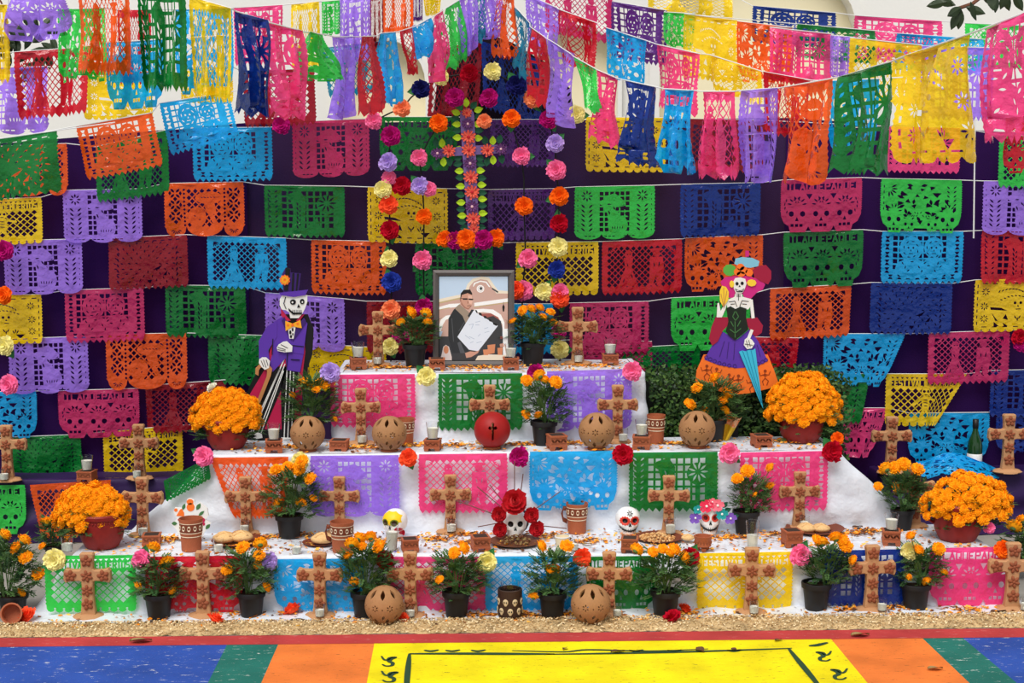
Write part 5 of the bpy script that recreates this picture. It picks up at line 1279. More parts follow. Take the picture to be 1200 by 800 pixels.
for c_, x, y, r, lf_ in (('magenta', 4, 294, 12, None), ('orange', 5, 346, 11, None), ('cream', 6, 405, 12, 300), ('pink', 11, 451, 12, 180), ('red', 1194, 395, 10, None), ('magenta', 1196, 404, 9, None), ('maroon', 0, 0, 0, None)):
    if r: pflower(c_, x, y, r, YB - .16, 'at the edge of the backdrop', 'backdrop edge flowers', lf_, 'top')
for c_, x, y, r, lf_, Y, pl in (('pink', 239, 535, 12, 150, Y2 - .04, 'middle'), ('cream', 499, 441, 11.5, 130, Y3 - .05, 'top'), ('pink', 741, 435, 12, None, Y3 - .05, 'top'), ('lilac', 387, 437, 12, None, Y3 - .06, 'top'), ('coral', 478, 536, 11, 290, Y2 - .05, 'middle'), ('magenta', 608, 535, 12.5, None, Y2 - .05, 'middle'), ('red', 730, 533, 12.5, None, Y2 - .05, 'middle'),
        ('pink', 854, 531, 12.5, 320, Y2 - .05, 'middle'), ('red', 975, 529, 13, 120, Y2 - .05, 'middle'), ('orange', 981, 514, 8, None, Y2 + .04, 'middle'), ('cream', 351, 540, 11, None, Y2 - .05, 'middle'), ('magenta', 628, 437, 11, None, Y3 - .05, 'top'), ('cream', 64, 656, 13, 210, Y1 - .06, 'lowest'), ('pink', 166, 655, 12, 70, Y1 - .06, 'lowest'), ('lilac', 315, 657, 11, 300, Y1 - .06, 'lowest'),
        ('red', 451, 656, 11, None, Y1 - .06, 'lowest'), ('cream', 570, 658, 12, 60, Y1 - .06, 'lowest'), ('coral', 682, 653, 11.5, None, Y1 - .06, 'lowest'), ('red', 808, 654, 12.5, 60, Y1 - .06, 'lowest'), ('pink', 937, 650, 13, 60, Y1 - .06, 'lowest'), ('cream', 1066, 645, 11, None, Y1 - .06, 'lowest'), ('orange', 1175, 644, 11, None, Y1 - .06, 'lowest'), ('pink', 1159, 618, 7, None, Y1 + .1, 'lowest')):
    pflower(c_, x, y, r, Y, f'pinned along the {pl} tier edge', f'{pl} tier edge flowers', lf_)
for c_, x, y, r in (('coral', 32, 726, 12), ('coral', 252, 730, 11), ('coral', 344, 719, 12), ('coral', 472, 727, 8), ('coral', 802, 717, 9), ('red', 788, 728, 12)):
    pflower(c_, x, y, r, 0, 'fallen on the ground', 'fallen paper flowers', up=True, z=0.005)

# ================================================================== framed portrait
c5 = conv(500, 310, 6.665)
pb = G(555, 428.5, Z3); YP = pb.y - .01
def q5(x, y): px, py = c5([(x, y)])[0]; return P(px, py, YP)
o5 = q5(366, 790); o5.z = Z3
pf = thing('picture_frame', 'grey framed photograph of a man holding papers, on the top tier', 'picture', o5, 555)
def l5(pts): return [(q5(x, y).x - o5.x, q5(x, y).z - o5.z) for x, y in pts]
grey = M('grey_frame', (98, 92, 90), .5, .4, .05, 60, .2, 10)
fo_, fi_ = ((50, 42), (684, 42), (684, 790), (50, 790)), ((92, 86), (640, 86), (640, 752), (92, 752))
for k in range(4):
    k2 = (k + 1) % 4; b = MB()
    A_, B_, C_, D_ = [Vector((*l5([q])[0],)) for q in (fo_[k], fo_[k2], fi_[k2], fi_[k])]
    V = [(A_.x, .012, A_.y), (B_.x, .012, B_.y), (B_.x, -.012, B_.y), (A_.x, -.012, A_.y)]
    m1, m2 = A_.lerp(D_, .45), B_.lerp(C_, .45)
    V += [(m1.x, -.018, m1.y), (m2.x, -.018, m2.y), (D_.x, -.004, D_.y), (C_.x, -.004, C_.y), (D_.x, .012, D_.y), (C_.x, .012, C_.y)]
    b.add(V, [(0, 1, 2, 3), (3, 2, 5, 4), (4, 5, 7, 6), (6, 7, 9, 8)]); put('frame_side', b.mesh('frame_side', grey), pf)
PICC = [(196, 218, 242), (206, 168, 156), (240, 228, 208), (250, 250, 250), (60, 60, 64), (44, 46, 50), (206, 154, 134), (30, 26, 26), (158, 140, 124), (226, 232, 244), (186, 196, 216), (216, 140, 100), (20, 20, 22), (168, 92, 84), (196, 176, 132), (226, 212, 208), (232, 186, 168), (168, 116, 98), (84, 86, 92)]
pic = [(1, rect(98, 92, 536, 654)), (2, [(98, 270), (255, 238), (300, 210), (318, 160), (360, 118), (420, 98), (480, 108), (512, 150), (548, 205), (634, 210), (634, 520), (98, 520)]),
       (3, [(98, 268), (258, 234), (300, 205), (318, 152), (360, 110), (430, 92), (486, 100), (520, 150), (556, 200), (634, 206), (634, 226), (545, 224), (505, 170), (474, 122), (420, 114), (368, 132), (336, 170), (320, 225), (262, 256), (98, 292)]),
       (15, [(98, 292), (262, 256), (262, 268), (98, 304)]), (4, [(98, 330), (180, 306), (260, 302), (260, 330), (180, 336), (98, 352)]), (4, [(372, 298), (634, 262), (634, 290), (372, 326)]), (5, [(512, 180), (560, 210), (556, 222), (508, 190)]),
       (4, oval(420, 188, 30, 30, 16)), (16, oval(420, 188, 23, 23, 14)), (4, oval(420, 188, 17, 17, 12)), (5, oval(424, 186, 11, 13, 10)),
       (4, [(98, 470), (110, 430), (150, 398), (185, 392), (185, 420), (150, 430), (126, 470), (112, 520), (98, 520)]), (2, [(112, 560), (140, 470), (175, 430), (175, 560)]), (4, [(366, 350), (440, 344), (520, 350), (580, 390), (608, 450), (608, 720), (598, 720), (592, 470), (560, 410), (500, 378), (440, 370), (380, 378)]),
       (14, [(420, 384), (500, 380), (556, 410), (586, 470), (470, 470)]), (5, [(440, 420), (520, 400), (580, 440), (592, 500), (592, 560), (440, 620)]), (5, [(98, 560), (634, 560), (600, 746), (98, 746)]),
       (13, [(590, 330), (600, 305), (610, 330), (606, 366), (594, 366)]), (4, rect(596, 500, 38, 246)),
       (6, [(170, 420), (212, 350), (250, 318), (330, 378), (366, 350), (360, 500), (390, 690), (200, 690), (168, 560)]), (9, [(218, 340), (256, 308), (330, 370), (330, 430), (306, 460), (280, 400)]), (8, [(262, 270), (266, 224), (290, 196), (340, 194), (356, 226), (352, 250), (300, 236), (270, 290)]),
       (7, [(268, 262), (276, 236), (320, 222), (354, 236), (362, 280), (352, 320), (326, 352), (296, 340), (268, 310)]), (17, [(322, 240), (352, 240), (360, 282), (350, 312), (330, 300)]), (18, [(270, 286), (284, 312), (306, 334), (326, 340), (348, 318), (352, 322), (326, 352), (296, 340), (268, 310)]), (18, [(322, 274), (330, 300), (316, 304)]), (18, [(258, 268), (268, 262), (270, 292), (262, 290)]), (19, stroke(196, 420, 210, 600, 5)), (19, stroke(300, 440, 250, 520, 5)), (19, [(262, 690), (240, 610), (262, 600), (300, 690)]), (8, [(280, 262), (318, 262), (318, 274), (284, 274)]), (8, [(328, 264), (362, 266), (360, 278), (330, 276)]), (13, stroke(262, 264, 366, 270, 4)), (13, stroke(316, 322, 344, 320, 4)),
       (6, [(320, 400), (350, 350), (372, 352), (340, 420)]), (10, [(366, 358), (556, 478), (402, 676), (330, 664), (240, 564)]), (13, [(376, 352), (392, 356), (400, 380), (388, 376)]), (13, [(404, 372), (428, 378), (434, 402), (410, 392)]), (13, [(444, 396), (466, 402), (472, 424), (448, 416)]), (13, [(484, 424), (504, 430), (510, 448), (488, 440)]), (13, [(516, 450), (548, 462), (546, 480), (520, 466)]),
       (7, [(300, 690), (340, 676), (376, 680), (412, 668), (400, 690), (350, 720), (310, 728)]), (3, [(400, 712), (470, 700), (634, 705), (634, 746), (380, 746)]), (12, [(440, 664), (486, 660), (480, 706), (446, 706)]), (12, [(474, 628), (536, 620), (530, 690), (482, 700)]), (12, [(552, 650), (594, 646), (590, 704), (556, 704)]), (7, [(570, 620), (600, 612), (606, 640), (574, 644)]),
       (16, [(112, 720), (130, 640), (150, 626), (174, 640), (196, 720), (196, 746), (112, 746)]), (12, oval(152, 664, 20, 32)), (14, rect(574, 560, 20, 20))]
pic += [(15, stroke(366, 332, 634, 296, 7)), (15, stroke(98, 352, 180, 336, 6)), (13, stroke(600, 290, 600, 306, 3)), (4, [(362, 172), (364, 158), (370, 142), (420, 124), (468, 132), (496, 172), (488, 176), (462, 142), (420, 134), (380, 150), (366, 172)])]
for l_ in ((330, 470, 366, 462), (366, 462, 350, 500), (380, 450, 420, 440), (380, 470, 412, 470), (450, 500, 480, 490), (452, 530, 490, 520), (300, 550, 340, 580), (330, 560, 372, 580), (400, 560, 420, 540), (390, 610, 430, 600), (340, 610, 366, 600)): pic.append((11, stroke(*l_, 5)))
V, F, val = paint2d(pic)
L = l5([tuple(p) for p in V]); b = MB(); b.v = [(x, -.001, z) for x, z in L]; b.f = [tuple(int(i) for i in f) for f in F]; b.m = [int(v) - 1 for v in val]
me = b.mesh('photo_print', [M(f'photo_tone_{"abcdefghijklmnopqrstuv"[i]}', c, .35, .4) for i, c in enumerate(PICC)])
me.update(); put('photo_print', me, pf)
put('backing', MB().plate(l5([(60, 52), (674, 52), (674, 780), (60, 780)]), .002, .012).mesh('backing', BLACK), pf)

# ================================================================== skulls
def skw(z):
    if z > .12: return .5 * math.sqrt(max(0, 1 - ((z - .12) / .5) ** 2))
    if z > -.18: return .5 - .06 * ((.12 - z) / .3) ** 2
    t = (-.18 - z) / .42; return .44 - .16 * min(1, t) ** .7
def skd(z):
    if z > .1: return .58 * math.sqrt(max(0, 1 - ((z - .1) / .52) ** 2))
    return .58 - .06 * ((.1 - z) / .7)
def dent(x, z):
    d = 0
    for ex_ in (-.2, .2): d += .13 * math.exp(-(((x - ex_) / .1) ** 2 + ((z - .1) / .1) ** 2) ** 1.2)
    d += .09 * math.exp(-((x / .05) ** 2 + ((z + .08) / .07) ** 2)) - .05 * math.exp(-(((abs(x) - .33) / .1) ** 2 + ((z + .14) / .07) ** 2)) + .03 * math.exp(-(((abs(x) - .36) / .08) ** 2 + ((z + .34) / .08) ** 2))
    return d
def sk_front(x, z):
    w = max(.02, skw(z)); return -skd(z) * math.sqrt(max(0, 1 - min(1, abs(x) / w) ** 2.4)) + dent(x, z)
def skull_mesh(mat):
    zs = [-.6 + 1.22 * i / 36 for i in range(37)]; n = 48; V = []; F = []
    for z in zs:
        w, d = skw(z), skd(z)
        for k in range(n):
            a = 2 * math.pi * k / n; ca, sa = math.cos(a), math.sin(a)
            x = w * abs(ca) ** .85 * (1 if ca > 0 else -1); y = d * sa * (.75 if sa > 0 else 1) * (1 if z > -.2 or sa < 0 else .6)
            if sa < -.15: y += dent(x, z)
            V.append((x, y, z))
    m = len(zs)
    F = [(i * n + k, i * n + (k + 1) % n, (i + 1) * n + (k + 1) % n, (i + 1) * n + k) for i in range(m - 1) for k in range(n)] + [tuple(range(n - 1, -1, -1)), tuple((m - 1) * n + k for k in range(n))]
    return MB().add(V, F).mesh('cranium', mat, True)
BONE = M('white_ceramic', (242, 240, 236), .35, .5)
SKM = skull_mesh(BONE)
def decal(loops, eps=.012):
    b = MB()
    for lp_ in loops:
        xs = [p[0] for p in lp_]; zs = [p[1] for p in lp_]
        g = [(x0, z0) for x0 in np.arange(min(xs), max(xs), .04) for z0 in np.arange(min(zs), max(zs), .04)]
        V, F, val = paint2d([(1, lp_)], [p for p in g if inside(np.array([p]), lp_)[0]])
        b.add([(x, sk_front(x, z) - eps, z) for x, z in V], [tuple(int(i) for i in f) for f in F])
    return b
def sm(n, rgb): return M('skull_' + n, rgb, .45, .4)
EYES = [oval(-.2, .1, .115, .115, 14), oval(.2, .1, .115, .115, 14)]
NOSE = [[(-.065, -.15), (0, -.01), (.065, -.15), (.02, -.17), (0, -.14), (-.02, -.17)]]
TEETH = [stroke(-.24 + .08 * k, -.26, -.23 + .077 * k, -.42, .02) for k in range(7)] + [stroke(-.3, -.34, .3, -.34, .025)]
SMILE = [[(-.42, -.12), (-.3, -.24), (-.15, -.31), (0, -.33), (.15, -.31), (.3, -.24), (.42, -.12), (.36, -.28), (.2, -.37), (0, -.4), (-.2, -.37), (-.36, -.28)]]
def skull(cx, top, bot, w, z, label, rz, parts):
    p = G(cx, bot, z); s = mpp(p) * w; hs = mpp(p) * (bot - top) / 1.22
    o = thing('painted_skull', label, 'skull', p + Vector((0, s * .5, 0)), cx, rot=(0, 0, R(rz)))
    k = (s, s, hs); l = (0, 0, hs * .6)
    c = put('cranium', SKM, o, l, scale=k)
    for i, (nm, lo, m_) in enumerate(parts): put(nm, decal(lo, .014 + .006 * i).mesh(nm, m_), c)
    return o, p, s
def petal_ring(cx, cz, r0, l, n, w): return [leaf(cx + r0 * math.cos(2 * math.pi * k / n), cz + r0 * math.sin(2 * math.pi * k / n), l, w, 2 * math.pi * k / n, 3) for k in range(n)]
skull(463, 598, 632, 29, Z1, 'white skull with yellow forehead and red flowers beside a tall glass', -24, [('yellow_brow', [[(-.44, .12), (-.4, .4), (-.15, .56), (.15, .56), (.4, .4), (.44, .12), (.2, .1), (0, -.02), (-.2, .1)]], sm('yellow', (250, 205, 20))), ('green_brow', [oval(-.2, .12, .16, .15), oval(.2, .12, .16, .15)], sm('olive', (120, 140, 30))), ('eye_socket', EYES, sm('umber', (70, 50, 20))), ('nose', NOSE, sm('black', (14, 13, 15))), ('mouth', [rect(-.12, -.36, .24, .05)], sm('black', 0)), ('red_flower', [oval(.33, -.16, .1, .09, 8), oval(.38, -.38, .07, .13, 8)], sm('red', (190, 20, 50)))])
o, p, s = skull(604, 598, 634, 28, Z1, 'white skull crowned with large red roses on a wooden tray', 0, [('eye_socket', EYES, sm('black', 0)), ('nose', NOSE, sm('black', 0))])
put('black_hood', MB().ellip((0, .1, .1), (.62, .5, .62), 16, 10).mesh('black_hood', BLACK, True), o, (0, .012, s * .62), scale=s)
ROSE = rings([(7, .3, 1.0, -.1, .15, .46), (6, .22, .82, .05, .5, .4), (5, .15, .55, .2, .66, .32), (4, .08, .3, .3, .72, .22), (3, 0, .12, .35, .74, .12)], 9, .05)
ROSE.ellip((0, 0, .1), (.6, .6, .35), 10, 4); ROSEM = ROSE.mesh('rose', M('red_foam', (185, 18, 30), .6, .3))
for x, y, r in ((603, 588, 14), (585, 602, 8.5), (623, 603, 8.5), (629, 619, 8.5), (586, 620, 8)):
    q = P(x, y, p.y - .01) - o.location; put('rose', ROSEM, o, q, (R(80 if r < 12 else 62), 0, 0), mpp(q + o.location) * r * 1.12)
skull(737, 596, 628, 29, Z1, 'white skull with red petal-ringed eyes and black grin', 4, [('eye_petal', petal_ring(-.2, .1, .07, .15, 12, .06) + petal_ring(.2, .1, .07, .15, 12, .06), sm('red_orange', (215, 60, 40))), ('eye_socket', [oval(-.2, .1, .1, .1), oval(.2, .1, .1, .1)], sm('black', 0)), ('nose', NOSE, sm('black', 0)), ('grin', SMILE + TEETH, sm('black', 0)), ('forehead_scroll', petal_ring(0, .42, .02, .12, 7, .02), sm('black', 0))])
o, p, s = skull(833, 590, 628, 28, Z1, 'white skull with orange eyes crowned with pink, teal and purple flowers', -3, [('cheek_side', [[(-.48, .0), (-.4, -.2), (-.34, -.5), (-.26, -.56), (-.3, -.3)], [(.48, .0), (.4, -.2), (.34, -.5), (.26, -.56), (.3, -.3)]], sm('amber', (235, 150, 20))), ('eye_petal', [oval(-.2, .1, .16, .15), oval(.2, .1, .16, .15)], sm('red_orange', 0)), ('eye_socket', [oval(-.2, .1, .085, .085), oval(.2, .1, .085, .085)], sm('maroon', (110, 20, 20))), ('nose', NOSE, sm('black', 0)), ('grin', SMILE + TEETH, sm('black', 0))])
FLW = {}
def fl_mesh(n, rgb):
    b = rings([(5, .12, 1.0, .0, .12, .46)], 3, .03); b.ellip((0, 0, .1), (.2, .2, .14), 8, 4, 1)
    return b.mesh('flower', [sm(n, rgb), WHITE])
for x, y, r, n, rgb in ((829, 593, 8, 'rose', (230, 40, 80)), (842, 592, 7.5, 'pinkish', (240, 110, 130)), (819, 597, 5.5, 'teal', (20, 150, 150)), (847, 602, 7, 'teal', 0), (816, 607, 7, 'violet', (120, 80, 180)), (857, 607, 7, 'violet', 0), (836, 588, 5, 'pinkish', 0)):
    if n not in FLW: FLW[n] = fl_mesh(n, rgb)
    q = P(x, y, p.y - .015) - o.location; put('crown_flower', FLW[n], o, q, (R(84), 0, 0), mpp(q + o.location) * r)
for x, y, a in ((823, 590, 140), (850, 591, 50), (853, 597, 20), (862, 604, 10)):
    q = P(x, y, p.y + .005) - o.location; put('crown_leaf', LFD, o, q, Euler((R(90), R(-(a - 90)), 0)), mpp(q + o.location) * 9)
# small skull cutout with flowers behind the left mug
c6 = conv(180, 570, 8.89); o6 = G(222, 634, Z1); Y6 = o6.y
sc = thing('skull_cutout', 'small painted skull cutout with red flowers and green leaves behind a mug', 'figure', o6, 222)
def f6(n, polys, c, l): 
    return fig_part(sc, o6, n, polys, c, l, Y6, c6)
f6('card', [[(250, 330), (210, 260), (225, 215), (300, 225), (340, 180), (350, 130), (380, 118), (425, 140), (440, 190), (480, 160), (560, 220), (575, 300), (540, 340), (600, 380), (545, 450), (500, 540), (270, 540), (240, 445), (190, 390)]], 'white', 0)
f6('red_flower', [oval(388, 210, 42, 44), oval(382, 155, 36, 30), [(240, 300), (275, 240), (295, 225), (322, 270), (320, 305)], oval(235, 240, 18, 18)], 'orange', 1)
f6('heart', [[(370, 318), (384, 306), (400, 318), (386, 336)], oval(512, 345, 28, 24), oval(520, 385, 20, 18), oval(278, 342, 24, 14)], 'crimson', 1)
f6('leaf', [leaf(305, 240, 70, 18, R(-70)), leaf(450, 240, 80, 22, R(-60)), leaf(250, 380, 60, 20, R(180)), leaf(545, 440, 70, 20, R(-50)), leaf(470, 300, 80, 16, R(-40))], 'bodicegreen', 1)
f6('face_drawing', [oval(345, 342, 18, 10), oval(428, 345, 22, 10)], 'black', 1)
f6('foot', [rect(340, 530, 90, 40)], 'white', 0)

# ================================================================== plates, bread, bottle, small things
def plate_at(cx, cy, hw, z, label, mat):
    p = G(cx, cy, z); s = mpp(p) * hw
    o = put('plate', smooth_by_angle(MB().lathe([(0, 0), (.6, 0), (.95, .1), (1.0, .14), (.97, .15), (.6, .05), (0, .04)], 32).mesh('plate', mat), 40), None, p, scale=s)
    return reg(o, label, 'plate', cx), p, s
WOOD = M('dark_wood', (112, 66, 42), .6, .3, .2, 30, .4, 8)
BREAD = M('bread_crust', (236, 196, 138), .75, .2, .3, 50, .5, 10, (200, 140, 80))
def bread(cx, cy, r, z0, label):
    p = G(cx, cy, z0); s = mpp(p) * r
    o = thing('sweet_bread', label, 'bread', p, cx)
    put('loaf', MB().ellip((0, 0, .3), (1, .9, .42), 16, 8).mesh('loaf', BREAD, True), o, scale=s)
    b = MB()
    for k in range(2):
        a = R(45 + 90 * k); b.tube([(math.cos(a) * t * .85, math.sin(a) * t * .8, .3 + .44 * math.sqrt(1 - t * t * .85)) for t in (-.95, -.6, -.2, .2, .6, .95)], [.12, .08, .11, .11, .08, .12], 6)
    put('crust_strip', b.mesh('crust_strip', BREAD, True), o, scale=s); put('knob', MB().ellip((0, 0, .76), (.17, .17, .14), 8, 5).mesh('knob', BREAD, True), o, scale=s)
_, p, s = plate_at(279, 636, 31, Z1, 'clay plate with two sweet breads right of the left mug', TERRAD)
bread(263, 634, 14, Z1 + .014, 'round sweet bread at left on the plate beside the left mug'); bread(283, 633, 14, Z1 + .014, 'round sweet bread at right on the plate beside the left mug')
plate_at(374, 637, 20, Z1, 'clay plate with bread left of the handled mug', TERRAD); bread(378, 635, 14, Z1 + .014, 'pale sweet bread beside the handled mug')
plate_at(604, 637, 31, Z1, 'dark wooden tray under the rose-crowned skull', WOOD)
plate_at(772, 632, 28, Z1, 'clay plate of seeds before a cross between two skulls', TERRAD)
bread(806, 632, 8, Z1 + .01, 'small bread roll beside the round clay burner')
plate_at(955, 622, 34, Z1, 'clay plate with bread below the rightmost tier cross', TERRAD)
bread(945, 622, 12, Z1 + .014, 'sweet bread at left on the right-hand plate'); bread(962, 622, 11, Z1 + .014, 'sweet bread at right on the right-hand plate')
rg = random.Random(3)
def seeds(cx, cy, hw, n, mats, label, z, nm, h=.012):
    b = MB(); c = G(cx, cy, z); s = mpp(c) * hw
    for _ in range(n):
        a, t = rg.random() * 6.28, rg.random() ** .5; b.ellip((c.x + s * t * math.cos(a), c.y + s * t * math.sin(a), z + h * (1.2 - t) * rg.random() + .006), (.006, .005, .004), 5, 3, rg.randrange(len(mats)), Matrix.Rotation(rg.random() * 6, 3, 'Z'))
    reg(put(nm, b.mesh(nm, mats)), label, 'food', kind='stuff')
seeds(770, 632, 21, 220, [BREAD, M('peanut', (206, 150, 92), .8)], 'peanuts heaped on a clay plate between two skulls', Z1 + .006, 'peanuts', .02)
seeds(606, 636, 18, 120, [M('dry_moss', (150, 125, 80), .9), WOOD, M('dry_leaf', (110, 76, 46), .9)], 'dried brown offerings at the chin of the rose skull', Z1 + .006, 'dried_flowers', .03)
# cream cup, incense sticks
p = G(659, 641, Z1); s = mpp(p)
o = thing('cream_cup', 'small cream cup right of the wooden tray', 'cup', p, 659)
put('body', smooth_by_angle(MB().lathe([(0, 0), (.75, 0), (.78, .05), (1, 1), (.92, 1), (.7, .15), (0, .12)], 20).mesh('body', M('cream_ceramic', (232, 214, 178), .5)), 40), o, scale=(9 * s, 9 * s, 13 * s))
put('rim', MB().lathe([(.92, .96), (1.03, .96), (1.03, 1.04), (.92, 1.04)], 20).mesh('rim', WHITE), o, scale=(9 * s, 9 * s, 13 * s))
STK = M('incense_stick', (120, 84, 76), .9)
tp_ = G(604, 630, Z1)
for i, (x0, y0, x1, y1) in enumerate(((559, 570, 592, 598), (574, 568, 594, 594), (603, 540, 603, 582), (613, 555, 609, 588), (656, 576, 622, 600), (534, 586, 578, 602), (560, 617, 582, 613), (636, 616, 664, 619))):
    a, c = P(x0, y0, tp_.y - .03), P(x1, y1, tp_.y + .0)
    reg(put('incense_stick', MB().tube([a, a.lerp(c, .5), c], .0022, 5).mesh('incense_stick', STK)), 'thin incense stick fanning out around the rose skull', 'incense stick', x0 + i * .01, 'incense sticks')
# bottle on the right shelf
p = G(1144, 549, ZSR); s = mpp(p)
o = thing('wine_bottle', 'green glass bottle with white label on the right purple shelf', 'bottle', p + Vector((0, .03, 0)), 1144)
BG = M('bottle_green_glass', (24, 62, 28), .12, .6)
put('glass', smooth_by_angle(MB().lathe([(0, 0), (8.2, 0), (8.6, 1), (8.6, 26), (7.5, 32), (4.6, 39), (3.2, 44), (2.7, 52), (3.2, 52.5), (3.2, 56), (2.6, 57), (0, 57)], 24).mesh('glass', BG), 35), o, scale=s)
put('label_paper', MB().lathe([(8.65, 4), (8.75, 4.2), (8.75, 17), (8.65, 17.2)], 24).mesh('label_paper', WHITE, True), o, scale=s)
put('foil', MB().lathe([(2.8, 46), (3.4, 47), (3.5, 57.4), (0, 57.8)], 16).mesh('foil', M('black_foil', (24, 22, 22), .4), True), o, scale=s)
# crumpled blue banner heaped on the right shelf
V, F = STY['I']; q0, q1 = P(1076, 556, YS - .02), P(1174, 552, YS - .02); Wd = q1.x - q0.x
pts = []
for u, v in V:
    t = v / HH; x = q0.x + Wd * u; e = max(0, 1 - abs(u - .46) * 2.0)
    pts.append((x, YS - .045 + .2 * (1 - t) * .6 + .008 * math.sin(17 * u + 5 * t), ZSR - .045 * t + (.085 * e ** .8) * (1 - t * .55) + .01 + .004 * math.sin(23 * u + 9 * t)))
me = bpy.data.meshes.new('paper_banner'); me.from_pydata(pts, [], F); me.materials.append(pm('sky blue'))
reg(put('paper_banner', me), 'sky blue paper banner heaped in front of the green bottle', 'banner')
# carved skull cup and tipped clay cup on the ground
p = G(598, 729, 0); s = mpp(p); DKB = M('dark_brown_clay', (58, 36, 26), .5, .4, .3, 60, .4, 20)
o = thing('carved_cup', 'dark brown cup carved with pale skulls, holding a glass, on the ground', 'cup', p + Vector((0, 14 * s, 0)), 598)
put('body', smooth_by_angle(MB().lathe([(0, .08), (.9, .08), (.98, .14), (1, .5), (1.0, .96), (.94, .98), (.88, .9), (.85, .2), (0, .2)], 24).mesh('body', DKB), 40), o, scale=(14.5 * s, 14.5 * s, 38 * s))
ck = M('carved_cream', (206, 184, 146), .7); ckd = BLACK
for k in range(8):
    for zz in (.33, .62):
        a = 2 * math.pi * (k + (.5 if zz > .5 else 0)) / 8; b = MB(); rt = Matrix.Rotation(a + math.pi / 2, 3, 'Z')
        b.ellip(rt @ Vector((0, -1.0, zz)), (.24, .06, .1), 10, 6, 0, rt); b.ellip(rt @ Vector((0, -1.0, zz - .08)), (.14, .06, .05), 8, 4, 0, rt)
        for sg in (-1, 1): b.ellip(rt @ Vector((sg * .09, -1.06, zz)), (.055, .02, .03), 6, 4, 1, rt)
        put('carved_skull', b.mesh('carved_skull', [ck, ckd], True), o, scale=(14.5 * s, 14.5 * s, 38 * s))
for k in range(3): put('foot', LEGM, o, (10 * s * math.cos(2.1 * k - .5), 10 * s * math.sin(2.1 * k - .5), 0), scale=(18 * s, 18 * s, 10 * s))
put('glass', GL2, o, (0, 0, 18 * s), scale=(11 * s, 11 * s, 27 * s))
p = G(12, 733, 0); s = mpp(p)
o = thing('tipped_cup', 'carved clay cup lying on its side at the left edge of the ground', 'cup', p + Vector((0, .03, 12 * s)), 12, rot=(R(70), R(28), 0))
put('body', smooth_by_angle(MB().lathe([(0, -.6), (.75, -.6), (.95, -.2), (.9, .3), (1.0, .7), (1.05, .75), (.9, .75), (.8, .2), (.8, -.3), (0, -.4)], 22).mesh('body', TERRA), 40), o, scale=12 * s)
b = MB()
for k in range(12): a = 2 * math.pi * k / 12; b.ellip((.93 * math.cos(a), .93 * math.sin(a), .05), (.14, .1, .2), 6, 4, 0, Matrix.Rotation(a, 3, 'Z'))
put('carving', b.mesh('carving', CLAYB), o, scale=12 * s)

# ---- hedge
x0, x1 = ex(764, 500, YF), ex(1000, 500, YF); zt = P(880, 445, Y3 + .12).z; ya, yb_ = Y3 + .10, YB - .10
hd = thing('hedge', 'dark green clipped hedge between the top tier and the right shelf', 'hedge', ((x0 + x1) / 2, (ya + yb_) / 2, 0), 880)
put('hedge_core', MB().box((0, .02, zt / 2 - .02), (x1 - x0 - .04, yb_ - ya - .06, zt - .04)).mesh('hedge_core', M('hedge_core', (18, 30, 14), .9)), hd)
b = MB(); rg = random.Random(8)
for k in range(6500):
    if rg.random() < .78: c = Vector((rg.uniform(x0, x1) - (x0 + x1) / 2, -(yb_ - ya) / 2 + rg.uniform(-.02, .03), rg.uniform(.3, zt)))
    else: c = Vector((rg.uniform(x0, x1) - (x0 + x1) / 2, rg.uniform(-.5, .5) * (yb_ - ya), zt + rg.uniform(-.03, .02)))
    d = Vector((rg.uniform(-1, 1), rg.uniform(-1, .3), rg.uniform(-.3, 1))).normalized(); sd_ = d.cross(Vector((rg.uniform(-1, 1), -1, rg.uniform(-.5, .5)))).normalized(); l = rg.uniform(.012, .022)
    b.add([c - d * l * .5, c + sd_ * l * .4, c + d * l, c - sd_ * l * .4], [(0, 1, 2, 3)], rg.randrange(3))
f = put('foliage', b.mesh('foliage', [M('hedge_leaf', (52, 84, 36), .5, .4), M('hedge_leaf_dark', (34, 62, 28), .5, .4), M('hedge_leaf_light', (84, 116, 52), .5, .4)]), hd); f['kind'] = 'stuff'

# ---- embroidered skirt hem by the hedge pot
p = P(852, 500, Y2 + .24); b = MB(); V = []
for i in range(21):
    u = i / 20
    for j in range(8):
        t = j / 7; q = P(840 + 30 * u * (1 - t * .55), 486 + 30 * t + 4 * math.sin(9 * u) * (1 - t), Y2 + .27 + .015 * math.sin(14 * u)); V.append(tuple(q))
b.add(V, [(i * 8 + j, i * 8 + j + 1, i * 8 + j + 9, i * 8 + j + 8) for i in range(20) for j in range(7)]); b.m = [0 if (k % 7) < 3 else 1 for k in range(len(b.f))]
reg(put('folded_cloth', b.mesh('folded_cloth', [M('orange_print', (240, 120, 40), .8, .2, 0, 1, .8, 60, (250, 240, 200)), M('gold_cloth', (232, 186, 40), .7)], True)), 'yellow cloth with orange printed hem behind a pierced globe', 'cloth')

